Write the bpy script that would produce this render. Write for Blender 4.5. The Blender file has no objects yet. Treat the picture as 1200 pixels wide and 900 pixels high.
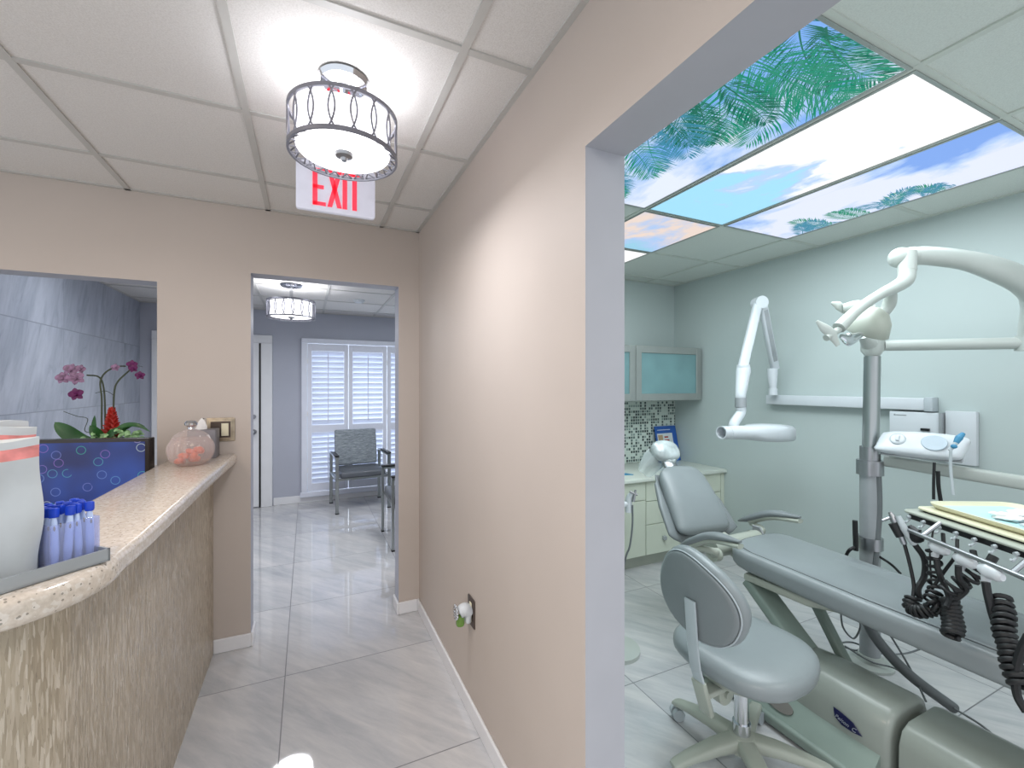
import bpy, bmesh, math, random
from mathutils import Vector, Matrix, Euler
R = random.Random(7)
PI = math.pi
COL = bpy.context.scene.collection
SC = bpy.context.scene
# ------------------------------------------------------------------ materials
def lin(h):
    if isinstance(h, str):
        h = h.lstrip('#'); c = [int(h[i:i+2], 16)/255 for i in (0, 2, 4)]
        return tuple(((x/12.92) if x <= .04045 else ((x+.055)/1.055)**2.4) for x in c) + (1,)
    return tuple(h) + (1,)
class NT:
    def __init__(s, name):
        s.m = bpy.data.materials.new(name); s.m.use_nodes = True
        s.t = s.m.node_tree; s.b = s.t.nodes['Principled BSDF']; s.l = s.t.links
    def n(s, typ, **kw):
        x = s.t.nodes.new(typ)
        for k, v in kw.items():
            if k.startswith('i_'): x.inputs[k[2:].replace('_', ' ')].default_value = v
            else: setattr(x, k, v)
        return x
    def k(s, a, b): s.l.new(a, b)
    def coords(s, scale=(1, 1, 1), rot=(0, 0, 0), src='Object'):
        tc = s.n('ShaderNodeTexCoord'); mp = s.n('ShaderNodeMapping')
        mp.inputs['Scale'].default_value = scale; mp.inputs['Rotation'].default_value = rot
        if src == 'World':
            g = s.n('ShaderNodeNewGeometry'); s.k(g.outputs['Position'], mp.inputs['Vector'])
        else: s.k(tc.outputs[src], mp.inputs['Vector'])
        return mp.outputs['Vector']
    def ramp(s, fac, stops, interp='LINEAR'):
        r = s.n('ShaderNodeValToRGB'); e = r.color_ramp.elements; r.color_ramp.interpolation = interp
        while len(e) < len(stops): e.new(.5)
        for x, (p, c) in zip(e, stops): x.position = p; x.color = lin(c) if isinstance(c, str) else (c, c, c, 1)
        s.k(fac, r.inputs['Fac']); return r.outputs['Color']
    def noise(s, vec, scale, detail=3, rough=.5, dist=0):
        x = s.n('ShaderNodeTexNoise'); x.inputs['Scale'].default_value = scale; x.inputs['Detail'].default_value = detail
        x.inputs['Roughness'].default_value = rough; x.inputs['Distortion'].default_value = dist
        s.k(vec, x.inputs['Vector']); return x.outputs['Fac']
    def mix(s, fac, a, b, mode='MIX'):
        x = s.n('ShaderNodeMix', data_type='RGBA', blend_type=mode)
        for v, i in ((fac, x.inputs['Factor']), (a, x.inputs[6]), (b, x.inputs[7])):
            if isinstance(v, (int, float)): i.default_value = v
            elif isinstance(v, (str, tuple)): i.default_value = lin(v)
            else: s.k(v, i)
        return x.outputs[2]
    def math(s, op, a, b=None, c=None):
        x = s.n('ShaderNodeMath', operation=op)
        for i, v in enumerate((a, b, c)):
            if v is None: continue
            if isinstance(v, (int, float)): x.inputs[i].default_value = v
            else: s.k(v, x.inputs[i])
        return x.outputs[0]
    def bump(s, h, strength=.2, dist=.01):
        x = s.n('ShaderNodeBump'); x.inputs['Strength'].default_value = strength; x.inputs['Distance'].default_value = dist
        s.k(h, x.inputs['Height']); s.k(x.outputs['Normal'], s.b.inputs['Normal'])
def pm(name, color, rough=.5, metal=0, var=.04, vscale=8, bump=0, bscale=60, emis=None, estr=0, trans=0, ior=1.45, coat=0, alpha=1, spec=.5):
    t = NT(name); b = t.b
    v = t.coords()
    if var:
        f = t.noise(v, vscale, 3)
        c = lin(color); lo = tuple(max(0, x*(1-var*2)) for x in c[:3]); hi = tuple(min(1, x*(1+var*2)) for x in c[:3])
        r = t.n('ShaderNodeValToRGB'); r.color_ramp.elements[0].position = .3; r.color_ramp.elements[1].position = .7
        r.color_ramp.elements[0].color = lo+(1,); r.color_ramp.elements[1].color = hi+(1,)
        t.k(f, r.inputs['Fac']); t.k(r.outputs['Color'], b.inputs['Base Color'])
    else: b.inputs['Base Color'].default_value = lin(color)
    b.inputs['Roughness'].default_value = rough; b.inputs['Metallic'].default_value = metal
    b.inputs['Transmission Weight'].default_value = trans; b.inputs['IOR'].default_value = ior
    b.inputs['Coat Weight'].default_value = coat; b.inputs['Alpha'].default_value = alpha
    b.inputs['Specular IOR Level'].default_value = spec
    if emis: b.inputs['Emission Color'].default_value = lin(emis); b.inputs['Emission Strength'].default_value = estr
    if bump: t.bump(t.noise(v, bscale, 4), bump, .004)
    return t.m
M = {}
M['wall'] = pm('wall_beige', '#c2b7ae', .55, var=.015, vscale=1.5, bump=.06, bscale=180, spec=.35)
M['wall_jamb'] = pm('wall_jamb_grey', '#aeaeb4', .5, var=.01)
M['wall_wait'] = pm('wall_cool_grey', '#b2b5c1', .55, var=.015, vscale=1.5, bump=.05, bscale=180)
M['wall_dent'] = pm('wall_pale_teal', '#b8c3c1', .55, var=.015, vscale=1.5, bump=.05, bscale=180)
M['white_paint'] = pm('white_paint', '#e6e6e8', .35, var=.01)
M['grid'] = pm('ceiling_grid_metal', '#bdbbb6', .5, var=.02)
M['grid_d'] = pm('ceiling_grid_metal_white', '#c9cec6', .5, var=.02)
def ceil_tile(name, c1, c2):
    t = NT(name); v = t.coords(src='World')
    f = t.noise(v, 220, 4, .7); g = t.noise(v, 40, 3)
    t.k(t.ramp(f, [(.3, c1), (.6, c2)]), t.b.inputs['Base Color']); t.b.inputs['Roughness'].default_value = .9
    t.bump(t.math('ADD', f, g), .25, .004); return t.m
M['ceil'] = ceil_tile('ceiling_board', '#cdc9c4', '#dcd9d5')
M['ceil_d'] = ceil_tile('ceiling_board_cool', '#cdd2cc', '#d9ded8')
def floor_mat():
    t = NT('floor_marble_tile'); v = t.coords(src='World')
    g = t.n('ShaderNodeNewGeometry'); sp = t.n('ShaderNodeSeparateXYZ'); t.k(g.outputs['Position'], sp.inputs[0])
    def cell(o, off): return t.math('DIVIDE', t.math('ADD', o, off), .77)
    cx = cell(sp.outputs[0], .1+7.7); cy = cell(sp.outputs[1], -1.70+7.7)
    fx = t.math('FRACT', cx); fy = t.math('FRACT', cy)
    def line(f): return t.math('LESS_THAN', t.math('SUBTRACT', .5, t.math('ABSOLUTE', t.math('SUBTRACT', f, .5))), .0032)
    gl = t.math('MAXIMUM', line(fx), line(fy))
    cmb = t.n('ShaderNodeCombineXYZ'); t.k(t.math('FLOOR', cx), cmb.inputs[0]); t.k(t.math('FLOOR', cy), cmb.inputs[1])
    wn = t.n('ShaderNodeTexWhiteNoise', noise_dimensions='3D'); t.k(cmb.outputs[0], wn.inputs['Vector'])
    ad = t.n('ShaderNodeVectorMath', operation='MULTIPLY_ADD'); ad.inputs[1].default_value = (3, 3, 3)
    t.k(wn.outputs['Color'], ad.inputs[0]); t.k(g.outputs['Position'], ad.inputs[2])
    m1 = t.n('ShaderNodeMapping'); m1.inputs['Rotation'].default_value = (0, 0, math.radians(-38)); t.k(ad.outputs[0], m1.inputs[0])
    m2 = t.n('ShaderNodeMapping'); m2.inputs['Scale'].default_value = (6, 1.0, 1); t.k(m1.outputs[0], m2.inputs[0])
    n1 = t.noise(m2.outputs[0], 1.1, 6, .6, .6); n2 = t.noise(m2.outputs[0], 4, 5, .7, .3)
    c = t.mix(.35, t.ramp(n1, [(.3, '#a8abb0'), (.5, '#c2c2c4'), (.72, '#d6d4d2')]), t.ramp(n2, [(.35, '#b2b3b6'), (.65, '#d8d6d4')]))
    c = t.mix(gl, c, '#77777a'); t.k(c, t.b.inputs['Base Color'])
    t.b.inputs['Roughness'].default_value = .07
    t.k(t.math('ADD', t.math('MULTIPLY', gl, .5), .035), t.b.inputs['Roughness'])
    t.b.inputs['Specular IOR Level'].default_value = .8
    return t.m
M['floor'] = floor_mat()
def marble_wall():
    t = NT('grey_marble_wall_tile'); v = t.coords(src='World')
    g = t.n('ShaderNodeNewGeometry'); sp = t.n('ShaderNodeSeparateXYZ'); t.k(g.outputs['Position'], sp.inputs[0])
    def fr(o, off, s): return t.math('SUBTRACT', .5, t.math('ABSOLUTE', t.math('SUBTRACT', t.math('FRACT', t.math('DIVIDE', t.math('ADD', o, off), s)), .5)))
    gl = t.math('MAXIMUM', t.math('LESS_THAN', fr(sp.outputs[1], .4, 1.2), .002), t.math('LESS_THAN', fr(sp.outputs[2], 1.13, .6), .006))
    cmb = t.n('ShaderNodeCombineXYZ'); t.k(t.math('FLOOR', t.math('DIVIDE', t.math('ADD', sp.outputs[1], .4), 1.2)), cmb.inputs[0])
    t.k(t.math('FLOOR', t.math('DIVIDE', t.math('ADD', sp.outputs[2], 1.13), .6)), cmb.inputs[1])
    wn = t.n('ShaderNodeTexWhiteNoise', noise_dimensions='3D'); t.k(cmb.outputs[0], wn.inputs['Vector'])
    ad = t.n('ShaderNodeVectorMath', operation='MULTIPLY_ADD'); ad.inputs[1].default_value = (3, 3, 3)
    t.k(wn.outputs['Color'], ad.inputs[0]); t.k(g.outputs['Position'], ad.inputs[2])
    m1 = t.n('ShaderNodeMapping'); m1.inputs['Rotation'].default_value = (math.radians(18), 0, 0); t.k(ad.outputs[0], m1.inputs[0])
    m2 = t.n('ShaderNodeMapping'); m2.inputs['Scale'].default_value = (1, 3.2, .8); t.k(m1.outputs[0], m2.inputs[0])
    n1 = t.noise(m2.outputs[0], 1.3, 6, .6, .5); n2 = t.noise(m2.outputs[0], 3.5, 6, .65, 1.2)
    c = t.mix(.4, t.ramp(n1, [(.35, '#7b8492'), (.5, '#9ca3b0'), (.65, '#b4bac6')]), t.ramp(n2, [(.33, '#6f7886'), (.45, '#a3a9b5'), (.7, '#b9bfca')]))
    t.k(t.mix(gl, c, '#868c98'), t.b.inputs['Base Color']); t.b.inputs['Roughness'].default_value = .3; return t.m
M['marble'] = marble_wall()
def quartz():
    t = NT('beige_quartz_worktop'); v = t.coords(src='World')
    n = t.noise(v, 90, 4, .6); vo = t.n('ShaderNodeTexVoronoi'); vo.inputs['Scale'].default_value = 120; t.k(v, vo.inputs['Vector'])
    vo2 = t.n('ShaderNodeTexVoronoi'); vo2.inputs['Scale'].default_value = 130; t.k(v, vo2.inputs['Vector'])
    sc = t.n('ShaderNodeSeparateColor'); t.k(vo.outputs['Color'], sc.inputs[0])
    spk = t.math('MULTIPLY', t.math('LESS_THAN', vo.outputs['Distance'], .26), t.math('GREATER_THAN', sc.outputs[0], .68))
    c = t.ramp(n, [(.3, '#beb2a4'), (.5, '#cbbfb1'), (.7, '#d6ccc0')])
    sc2 = t.n('ShaderNodeSeparateColor'); t.k(vo2.outputs['Color'], sc2.inputs[0])
    c = t.mix(t.math('MULTIPLY', t.math('GREATER_THAN', sc2.outputs[1], .75), .4), c, '#e2ddd6')
    c = t.mix(t.math('MULTIPLY', spk, .75), c, '#7d766c'); t.k(c, t.b.inputs['Base Color'])
    t.b.inputs['Roughness'].default_value = .16; return t.m
M['quartz'] = quartz()
def mosaic():
    t = NT('beige_strip_mosaic'); v = t.coords(scale=(1, 1, .11), src='World')
    vo = t.n('ShaderNodeTexVoronoi'); vo.inputs['Scale'].default_value = 230; vo.inputs['Randomness'].default_value = .85; t.k(v, vo.inputs['Vector'])
    sc = t.n('ShaderNodeSeparateColor'); t.k(vo.outputs['Color'], sc.inputs[0])
    v2 = t.coords(scale=(1, 1, .15), src='World'); n = t.noise(v2, 12, 4)
    c = t.ramp(sc.outputs[0], [(0, '#9a8d79'), (.35, '#ab9e89'), (.7, '#bbae9b'), (1, '#d2c8b8')])
    c = t.mix(.2, c, t.ramp(n, [(.3, '#9c9180'), (.7, '#beb3a2')]))
    gl = t.math('LESS_THAN', t.noise(v, 420, 1), .30)
    c = t.mix(t.math('MULTIPLY', gl, .6), c, '#786e60')
    t.k(c, t.b.inputs['Base Color']); t.k(t.ramp(sc.outputs[1], [(0, .2), (1, .55)]), t.b.inputs['Roughness'])
    t.bump(sc.outputs[2], .35, .002); return t.m
M['mosaic'] = mosaic()
def backsplash():
    t = NT('glass_mosaic_backsplash')
    g = t.n('ShaderNodeNewGeometry'); sp = t.n('ShaderNodeSeparateXYZ'); t.k(g.outputs['Position'], sp.inputs[0])
    s = .027
    cx = t.math('DIVIDE', sp.outputs[0], s); cz = t.math('DIVIDE', sp.outputs[2], s)
    cmb = t.n('ShaderNodeCombineXYZ'); t.k(t.math('FLOOR', cx), cmb.inputs[0]); t.k(t.math('FLOOR', cz), cmb.inputs[1])
    wn = t.n('ShaderNodeTexWhiteNoise', noise_dimensions='3D'); t.k(cmb.outputs[0], wn.inputs['Vector'])
    c = t.ramp(wn.outputs['Value'], [(0, '#3f4b4a'), (.22, '#5e6e6c'), (.45, '#8fa09b'), (.6, '#c9d4cd')], 'CONSTANT')
    def fr(o): return t.math('SUBTRACT', .5, t.math('ABSOLUTE', t.math('SUBTRACT', t.math('FRACT', o), .5)))
    gl = t.math('LESS_THAN', t.math('MINIMUM', fr(cx), fr(cz)), .11)
    t.k(t.mix(gl, c, '#d0d8d0'), t.b.inputs['Base Color']); t.b.inputs['Roughness'].default_value = .15; return t.m
M['bsplash'] = backsplash()
def sky_panel(name, blue, estr, cover, cloud='#f6f8ff', seed=0.0, cscale=1.6, grad=0):
    t = NT(name); v = t.coords(scale=(1.2, .75, 1), src='World'); mp = t.n('ShaderNodeMapping'); mp.inputs['Location'].default_value = (seed, seed*1.7, 0)
    t.k(v, mp.inputs[0]); n = t.noise(mp.outputs[0], cscale, 6, .55, .4)
    if grad:
        sp = t.n('ShaderNodeSeparateXYZ'); g = t.n('ShaderNodeNewGeometry'); t.k(g.outputs['Position'], sp.inputs[0]); n = t.math('ADD', n, t.math('MULTIPLY', t.math('SUBTRACT', 1.45, sp.outputs[1]), grad))
    c = t.ramp(n, [(cover-.06, blue), (cover, '#b8d2fa'), (cover+.07, cloud)])
    t.b.inputs['Base Color'].default_value = (.02, .02, .02, 1); t.k(c, t.b.inputs['Emission Color'])
    t.b.inputs['Emission Strength'].default_value = estr; t.b.inputs['Roughness'].default_value = .6; return t.m
M['sky1'] = sky_panel('printed_sky_deep', '#7fb0f4', 1.0, .45, '#e8f0ff', 3.1)
M['sky2'] = sky_panel('printed_sky_bright', '#a2def8', 1.05, .46, '#ffffff', 8.3, 3.0, .35)
M['sky5'] = sky_panel('printed_sky_pale', '#d8f2fc', 1.0, .3, '#ffffff', 1.1)
M['sky3'] = sky_panel('printed_sky_lavender', '#7fa8f0', 1.0, .47, '#e6ecff', 5.7)
M['sky4'] = sky_panel('printed_sky_sunset', '#9fd6f0', .95, .42, '#f4e0d4', 2.2)
def emat(name, col, s, base='#202020'):
    t = NT(name); t.b.inputs['Base Color'].default_value = lin(base); v = t.coords(); n = t.noise(v, 30, 2)
    h = lin(col); r = t.n('ShaderNodeValToRGB'); r.color_ramp.elements[0].color = tuple(x*.93 for x in h[:3])+(1,); r.color_ramp.elements[1].color = h
    t.k(n, r.inputs[0]); t.k(r.outputs[0], t.b.inputs['Emission Color']); t.b.inputs['Emission Strength'].default_value = s; return t.m
M['palm'] = emat('printed_palm_green', '#1c9c7c', .8); M['palm2'] = emat('printed_palm_teal', '#3f94b4', .85); M['palm3'] = emat('printed_palm_dark', '#127a64', .75)
M['lampshade'] = emat('lit_lampshade', '#f4f4ff', 1.5, '#ffffff'); M['lampdiff'] = emat('lit_lamp_diffuser', '#ffffff', 2.2, '#ffffff')
M['chrome'] = pm('polished_chrome', '#d8dade', .08, 1, var=.01)
M['nickel'] = pm('brushed_nickel', '#a4a5a8', .3, 1, var=.03)
M['lampframe'] = pm('lamp_frame_grey', '#8f8f98', .35, .6, var=.02)
M['steel'] = pm('brushed_steel', '#a7abab', .3, 1, var=.05, vscale=3)
M['dsteel'] = pm('dull_steel', '#a6aaad', .42, .4, var=.04)
M['exit_w'] = pm('exit_sign_white', '#d9dbe8', .4, emis='#dfe2f5', estr=.12)
M['red'] = pm('exit_letter_red', '#e8324a', .4, emis='#ff2f48', estr=.5)
M['black'] = pm('black_plastic', '#1b1c1e', .35, var=.02)
M['bezel'] = pm('monitor_bezel', '#2a2422', .25, var=.02, spec=.6)
M['rubber'] = pm('black_rubber', '#17181a', .45, var=.02, bump=.1)
M['vinyl'] = pm('grey_vinyl', '#868d8f', .33, var=.015, bump=.06, bscale=220, coat=.1)
M['vinyl_d'] = pm('dark_seam', '#474c4e', .6)
M['vinyl_s'] = pm('grey_vinyl_side', '#7d8385', .36, var=.015, bump=.06, bscale=220)
M['shell'] = pm('grey_green_shell', '#8d938c', .35, var=.015, coat=.2)
M['shell_d'] = pm('grey_shell_recess', '#6f6b66', .5)
M['plate'] = pm('base_plate_green', '#84928a', .4, var=.02)
M['offwhite'] = pm('offwhite_enamel', '#b3b9b4', .28, var=.01, coat=.3)
M['white'] = pm('white_plastic', '#cfd4d8', .3, var=.01, coat=.2)
M['lgrey'] = pm('light_grey_plastic', '#b4bcc0', .4, var=.02)
M['bone'] = pm('bone_enamel', '#a8ada2', .32, var=.02)
M['cream'] = pm('cream_tray', '#d6d3b8', .35, var=.01)
M['cabinet'] = pm('cream_cabinet', '#cdd3c3', .35, var=.01)
M['ctop_d'] = pm('white_solid_worktop', '#d5dad0', .3, var=.02)
M['alu'] = pm('cabinet_aluminium', '#a3a7a4', .4, .5, var=.02)
M['glassf'] = pm('frosted_teal_glass', '#74979a', .25, var=.08, vscale=2.5, spec=.7)
M['tissue'] = pm('white_tissue', '#eceae8', .8, bump=.2, bscale=30)
M['tbox'] = pm('grey_tissue_box', '#77757a', .5, var=.02)
M['glass'] = pm('clear_glass', '#ffffff', .02, trans=1, ior=1.45, var=0)
M['acry'] = pm('clear_acrylic', '#e6e8ff', .03, trans=1, ior=1.25, var=0)
M['cutglass'] = pm('cut_crystal', '#fff8f4', .04, trans=.85, ior=1.5, var=0)
M['film'] = pm('clear_plastic_film', '#e8eeee', .1, trans=.4, var=.03, vscale=20, alpha=.4, bump=.8, bscale=25, coat=.8)
def thin(name, col, tr, rough=.03, bump=0):
    t = NT(name); b = t.b; v = t.coords(); n = t.noise(v, 6, 2); h = lin(col)
    t.k(t.ramp(n, [(.3, col), (.7, col)]), b.inputs['Base Color']); b.inputs['Roughness'].default_value = rough; b.inputs['Specular IOR Level'].default_value = .9
    if bump: t.bump(t.noise(v, 70, 3), bump, .004)
    tp = t.n('ShaderNodeBsdfTransparent'); tp.inputs[0].default_value = h; mx = t.n('ShaderNodeMixShader'); fr = t.n('ShaderNodeLayerWeight'); fr.inputs[0].default_value = .35
    f = t.math('MINIMUM', 1.0, t.math('ADD', 1-tr, t.math('MULTIPLY', fr.outputs['Facing'], .28)))
    t.k(f, mx.inputs[0]); t.k(tp.outputs[0], mx.inputs[1]); t.k(b.outputs[0], mx.inputs[2]); t.k(mx.outputs[0], t.t.nodes['Material Output'].inputs[0]); return t.m
M['acry'] = thin('clear_acrylic', '#eef1ff', .88); M['glass'] = thin('clear_glass', '#f8fbff', .92); M['cutglass'] = thin('cut_crystal', '#f6f0ee', .86, .05, .5)
M['film'] = thin('clear_plastic_film', '#eef4f4', .7, .12, .5)
M['filmw'] = pm('shiny_wrapped_headrest', '#b9c2c2', .12, var=.15, vscale=14, bump=.6, bscale=16, coat=1.0)
M['blue'] = pm('royal_blue_plastic', '#1e44c0', .3, var=.04)
M['pblue'] = pm('pale_blue_plastic', '#c3d3f0', .3, var=.03)
M['orange'] = pm('orange_candy', '#e8642a', .3, var=.1); M['yellow'] = pm('yellow_candy', '#e0b450', .3)
M['leaf'] = pm('leaf_green', '#2c5a2c', .35, var=.15, vscale=10); M['leafl'] = pm('leaf_variegated', '#8db580', .45, var=.25, vscale=40)
M['stem'] = pm('stem_dark', '#3e4630', .5); M['magenta'] = pm('orchid_magenta', '#5e1450', .5, var=.1, vscale=60); M['pinkp'] = pm('orchid_pale_pink', '#8a6a86', .5, var=.2, vscale=70)
M['bred'] = pm('bromeliad_red', '#a82a20', .4, var=.1); M['pot'] = pm('white_ceramic', '#dcdcdc', .25)
M['gold'] = pm('antique_pewter', '#a1937f', .32, .85, var=.12, vscale=30); M['ivory'] = pm('ivory_switch', '#e3dcc0', .4)
M['dark_plate'] = pm('dark_pewter_plate', '#5f534c', .35, .7, var=.1)
M['green_liq'] = pm('green_liquid', '#8ab85a', .1, trans=.4, var=.02)
M['deskwood'] = pm('desk_laminate', '#a49c92', .5)
M['cushion'] = pm('dark_grey_vinyl_cushion', '#5c6066', .35, var=.03)
def fabric():
    t = NT('streaked_grey_fabric'); v = t.coords(scale=(1, 1, 7)); n = t.noise(v, 18, 5, .7)
    t.k(t.ramp(n, [(.35, '#6d757c'), (.5, '#8b9399'), (.65, '#a9b0b5')]), t.b.inputs['Base Color']); t.b.inputs['Roughness'].default_value = .8; return t.m
M['fabric'] = fabric()
M['navy'] = pm('navy_badge', '#161a45', .25, var=.02); M['silver'] = pm('badge_silver', '#b8bcc8', .3, .6)
M['hose'] = pm('grey_hose', '#6b7072', .4); M['bib'] = pm('pale_blue_bib', '#b5e0e2', .7, bump=.2); M['purple'] = pm('lilac_plastic', '#9a92c8', .4)
M['tealp'] = pm('teal_blue_plastic', '#3f86ab', .35)
M['bag'] = pm('milky_plastic_bag', '#cfd4d6', .3, var=.03, vscale=14, bump=.35, bscale=12, trans=.15)
M['bagred'] = pm('bag_red_band', '#e08c88', .35, var=.15, vscale=30)
M['screen_grey'] = pm('control_panel_grey', '#b3c0ca', .35)
M['shutter'] = pm('shutter_white', '#e2e5f0', .35, var=.01)
def louvre():
    t = NT('louvre_white'); b = t.b; v = t.coords(); n = t.noise(v, 3, 2); t.k(t.ramp(n, [(.3, '#e6eaf6'), (.7, '#f0f3fc')]), b.inputs['Base Color']); b.inputs['Roughness'].default_value = .4
    tr = t.n('ShaderNodeBsdfTranslucent'); tr.inputs[0].default_value = (.9, .93, 1, 1); mx = t.n('ShaderNodeMixShader'); mx.inputs[0].default_value = .25
    out = t.t.nodes['Material Output']; t.k(b.outputs[0], mx.inputs[1]); t.k(tr.outputs[0], mx.inputs[2]); t.k(mx.outputs[0], out.inputs[0]); return t.m
M['louvre'] = louvre()
def screen_mat():
    t = NT('monitor_bubble_picture'); v = t.coords()
    vo = t.n('ShaderNodeTexVoronoi'); vo.inputs['Scale'].default_value = 17; t.k(v, vo.inputs['Vector'])
    vo.voronoi_dimensions = '2D'
    cmb = t.n('ShaderNodeCombineXYZ'); sp = t.n('ShaderNodeSeparateXYZ'); t.k(v, sp.inputs[0]); t.k(sp.outputs[0], cmb.inputs[0]); t.k(sp.outputs[2], cmb.inputs[1]); t.k(cmb.outputs[0], vo.inputs['Vector'])
    d = t.math('ABSOLUTE', t.math('SUBTRACT', vo.outputs['Distance'], .3)); ring = t.math('SUBTRACT', 1, t.math('SMOOTH_MIN', t.math('DIVIDE', d, .035), 1, .1))
    sc = t.n('ShaderNodeSeparateColor'); t.k(vo.outputs['Color'], sc.inputs[0])
    rc = t.ramp(sc.outputs[0], [(0, '#3fc8a8'), (.3, '#6fa6f0'), (.6, '#a86fd8'), (.85, '#e0f0f0')])
    on = t.math('MULTIPLY', ring, t.math('GREATER_THAN', sc.outputs[1], .3))
    n = t.noise(v, 4, 2); bg = t.ramp(n, [(.35, '#101f60'), (.65, '#1d4aa8')])
    c = t.mix(t.math('MULTIPLY', on, .75), bg, rc)
    t.b.inputs['Base Color'].default_value = (.01, .01, .02, 1); t.b.inputs['Roughness'].default_value = .25
    t.k(c, t.b.inputs['Emission Color']); t.b.inputs['Emission Strength'].default_value = .7; return t.m
M['screen'] = screen_mat()
M['bk_blue'] = pm('brochure_blue', '#2a5aa8', .4); M['bk_lt'] = pm('brochure_pale', '#d4dadc', .4); M['bk_red'] = pm('brochure_red', '#a8403c', .4); M['bk_tan'] = pm('brochure_tan', '#b59a78', .4); M['bk_sky'] = pm('brochure_bright_blue', '#2e86d8', .4)
# ------------------------------------------------------------------ mesh builder
def smooth_path(pts, n=8, closed=False):
    P = [Vector(p) for p in pts]
    if len(P) < 3: return P
    out = []; N = len(P); rng = N if closed else N-1
    for i in range(rng):
        p0 = P[(i-1) % N] if (closed or i > 0) else P[0]*2-P[1]
        p1 = P[i]; p2 = P[(i+1) % N]; p3 = P[(i+2) % N] if (closed or i+2 < N) else P[-1]*2-P[-2]
        for k in range(n):
            t = k/n
            out.append(.5*((2*p1)+(p2-p0)*t+(2*p0-5*p1+4*p2-p3)*t*t+(3*p1-p0-3*p2+p3)*t**3))
    if not closed: out.append(P[-1])
    return out
class MB:
    def __init__(s): s.v = []; s.f = []; s.mi = []; s.m = 0; s.xf = Matrix()
    def add(s, vs, fs):
        o = len(s.v); s.v += [s.xf @ Vector(p) for p in vs]; s.f += [tuple(o+i for i in f) for f in fs]; s.mi += [s.m]*len(fs); return s
    def addbm(s, bm):
        bm.verts.ensure_lookup_table(); bm.verts.index_update()
        s.add([v.co.copy() for v in bm.verts], [[v.index for v in f.verts] for f in bm.faces]); bm.free(); return s
    def box(s, a, b, bev=0, seg=2, mat=None):
        bm = bmesh.new(); bmesh.ops.create_cube(bm, size=1)
        c = [(a[i]+b[i])/2 for i in range(3)]; d = [abs(b[i]-a[i]) for i in range(3)]
        for v in bm.verts: v.co = Vector((v.co.x*d[0], v.co.y*d[1], v.co.z*d[2]))
        if bev: bmesh.ops.bevel(bm, geom=bm.edges[:], offset=min(bev, min(d)*.49), segments=seg, affect='EDGES', profile=.5)
        mt = Matrix.Translation(c) @ (mat or Matrix())
        for v in bm.verts: v.co = mt @ v.co
        return s.addbm(bm)
    def cyl(s, p0, p1, r0, r1=None, n=20, bev=0):
        r1 = r0 if r1 is None else r1; return s.tube([p0, p1], [r0, r1], n, smooth=False)
    def tube(s, pts, r, n=10, smooth=True, sub=8, closed=False, sx=1, up=None):
        P = smooth_path(pts, sub, closed) if smooth else [Vector(p) for p in pts]
        N = len(P)
        if callable(r): rr = [r(i/(N-1)) for i in range(N)]
        elif isinstance(r, (list, tuple)):
            rr = []
            for i in range(N):
                q = i/(N-1)*(len(r)-1); k = min(int(q), len(r)-2); rr.append(r[k]+(r[k+1]-r[k])*(q-k))
        else: rr = [r]*N
        t0 = (P[1]-P[0]).normalized(); a = Vector(up) if up else (Vector((0, 0, 1)) if abs(t0.z) < .9 else Vector((1, 0, 0)))
        nrm = (a-t0*a.dot(t0)).normalized(); vs = []
        for i in range(N):
            if closed: t = (P[(i+1) % N]-P[i-1])
            else: t = P[min(i+1, N-1)]-P[max(i-1, 0)]
            if t.length < 1e-9: t = t0.copy()
            t.normalize(); nrm = nrm-t*nrm.dot(t)
            if nrm.length < 1e-6: nrm = t.orthogonal()
            nrm.normalize(); bn = t.cross(nrm)
            for k in range(n):
                an = 2*PI*k/n; vs.append(P[i]+nrm*(math.cos(an)*rr[i])+bn*(math.sin(an)*rr[i]*sx))
        fs = []
        for i in range(N if closed else N-1):
            for k in range(n):
                a0 = i*n+k; a1 = i*n+(k+1) % n; b0 = ((i+1) % N)*n+k; b1 = ((i+1) % N)*n+(k+1) % n; fs.append((a0, a1, b1, b0))
        if not closed: fs.append(tuple(range(n))[::-1]); fs.append(tuple((N-1)*n+k for k in range(n)))
        return s.add(vs, fs)
    def lathe(s, prof, c=(0, 0, 0), n=32, mat=None, wob=None, cap=True):
        vs = []; mt = Matrix.Translation(c) @ (mat or Matrix())
        for (r, z) in prof:
            for k in range(n):
                q = r*(wob(k/n) if wob else 1); vs.append(mt @ Vector((q*math.cos(2*PI*k/n), q*math.sin(2*PI*k/n), z)))
        fs = []
        for i in range(len(prof)-1):
            for k in range(n): fs.append((i*n+k, i*n+(k+1) % n, (i+1)*n+(k+1) % n, (i+1)*n+k))
        if prof[0] == prof[-1]: cap = False
        if cap and prof[0][0] > 1e-6: fs.append(tuple(range(n))[::-1])
        if cap and prof[-1][0] > 1e-6: fs.append(tuple((len(prof)-1)*n+k for k in range(n)))
        return s.add(vs, fs)
    def ell(s, c, r, mat=None, p=1.0, n=24, m=14, fn=None):
        vs = []; mt = Matrix.Translation(c) @ (mat or Matrix())
        def sp(x): return math.copysign(abs(x)**p, x)
        for i in range(m+1):
            ph = -PI/2+PI*i/m
            for k in range(n):
                th = 2*PI*k/n; q = Vector((r[0]*sp(math.cos(ph))*sp(math.cos(th)), r[1]*sp(math.cos(ph))*sp(math.sin(th)), r[2]*sp(math.sin(ph))))
                if fn: q = fn(q)
                vs.append(mt @ q)
        fs = []
        for i in range(m):
            for k in range(n): fs.append((i*n+k, i*n+(k+1) % n, (i+1)*n+(k+1) % n, (i+1)*n+k))
        return s.add(vs, fs)
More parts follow.
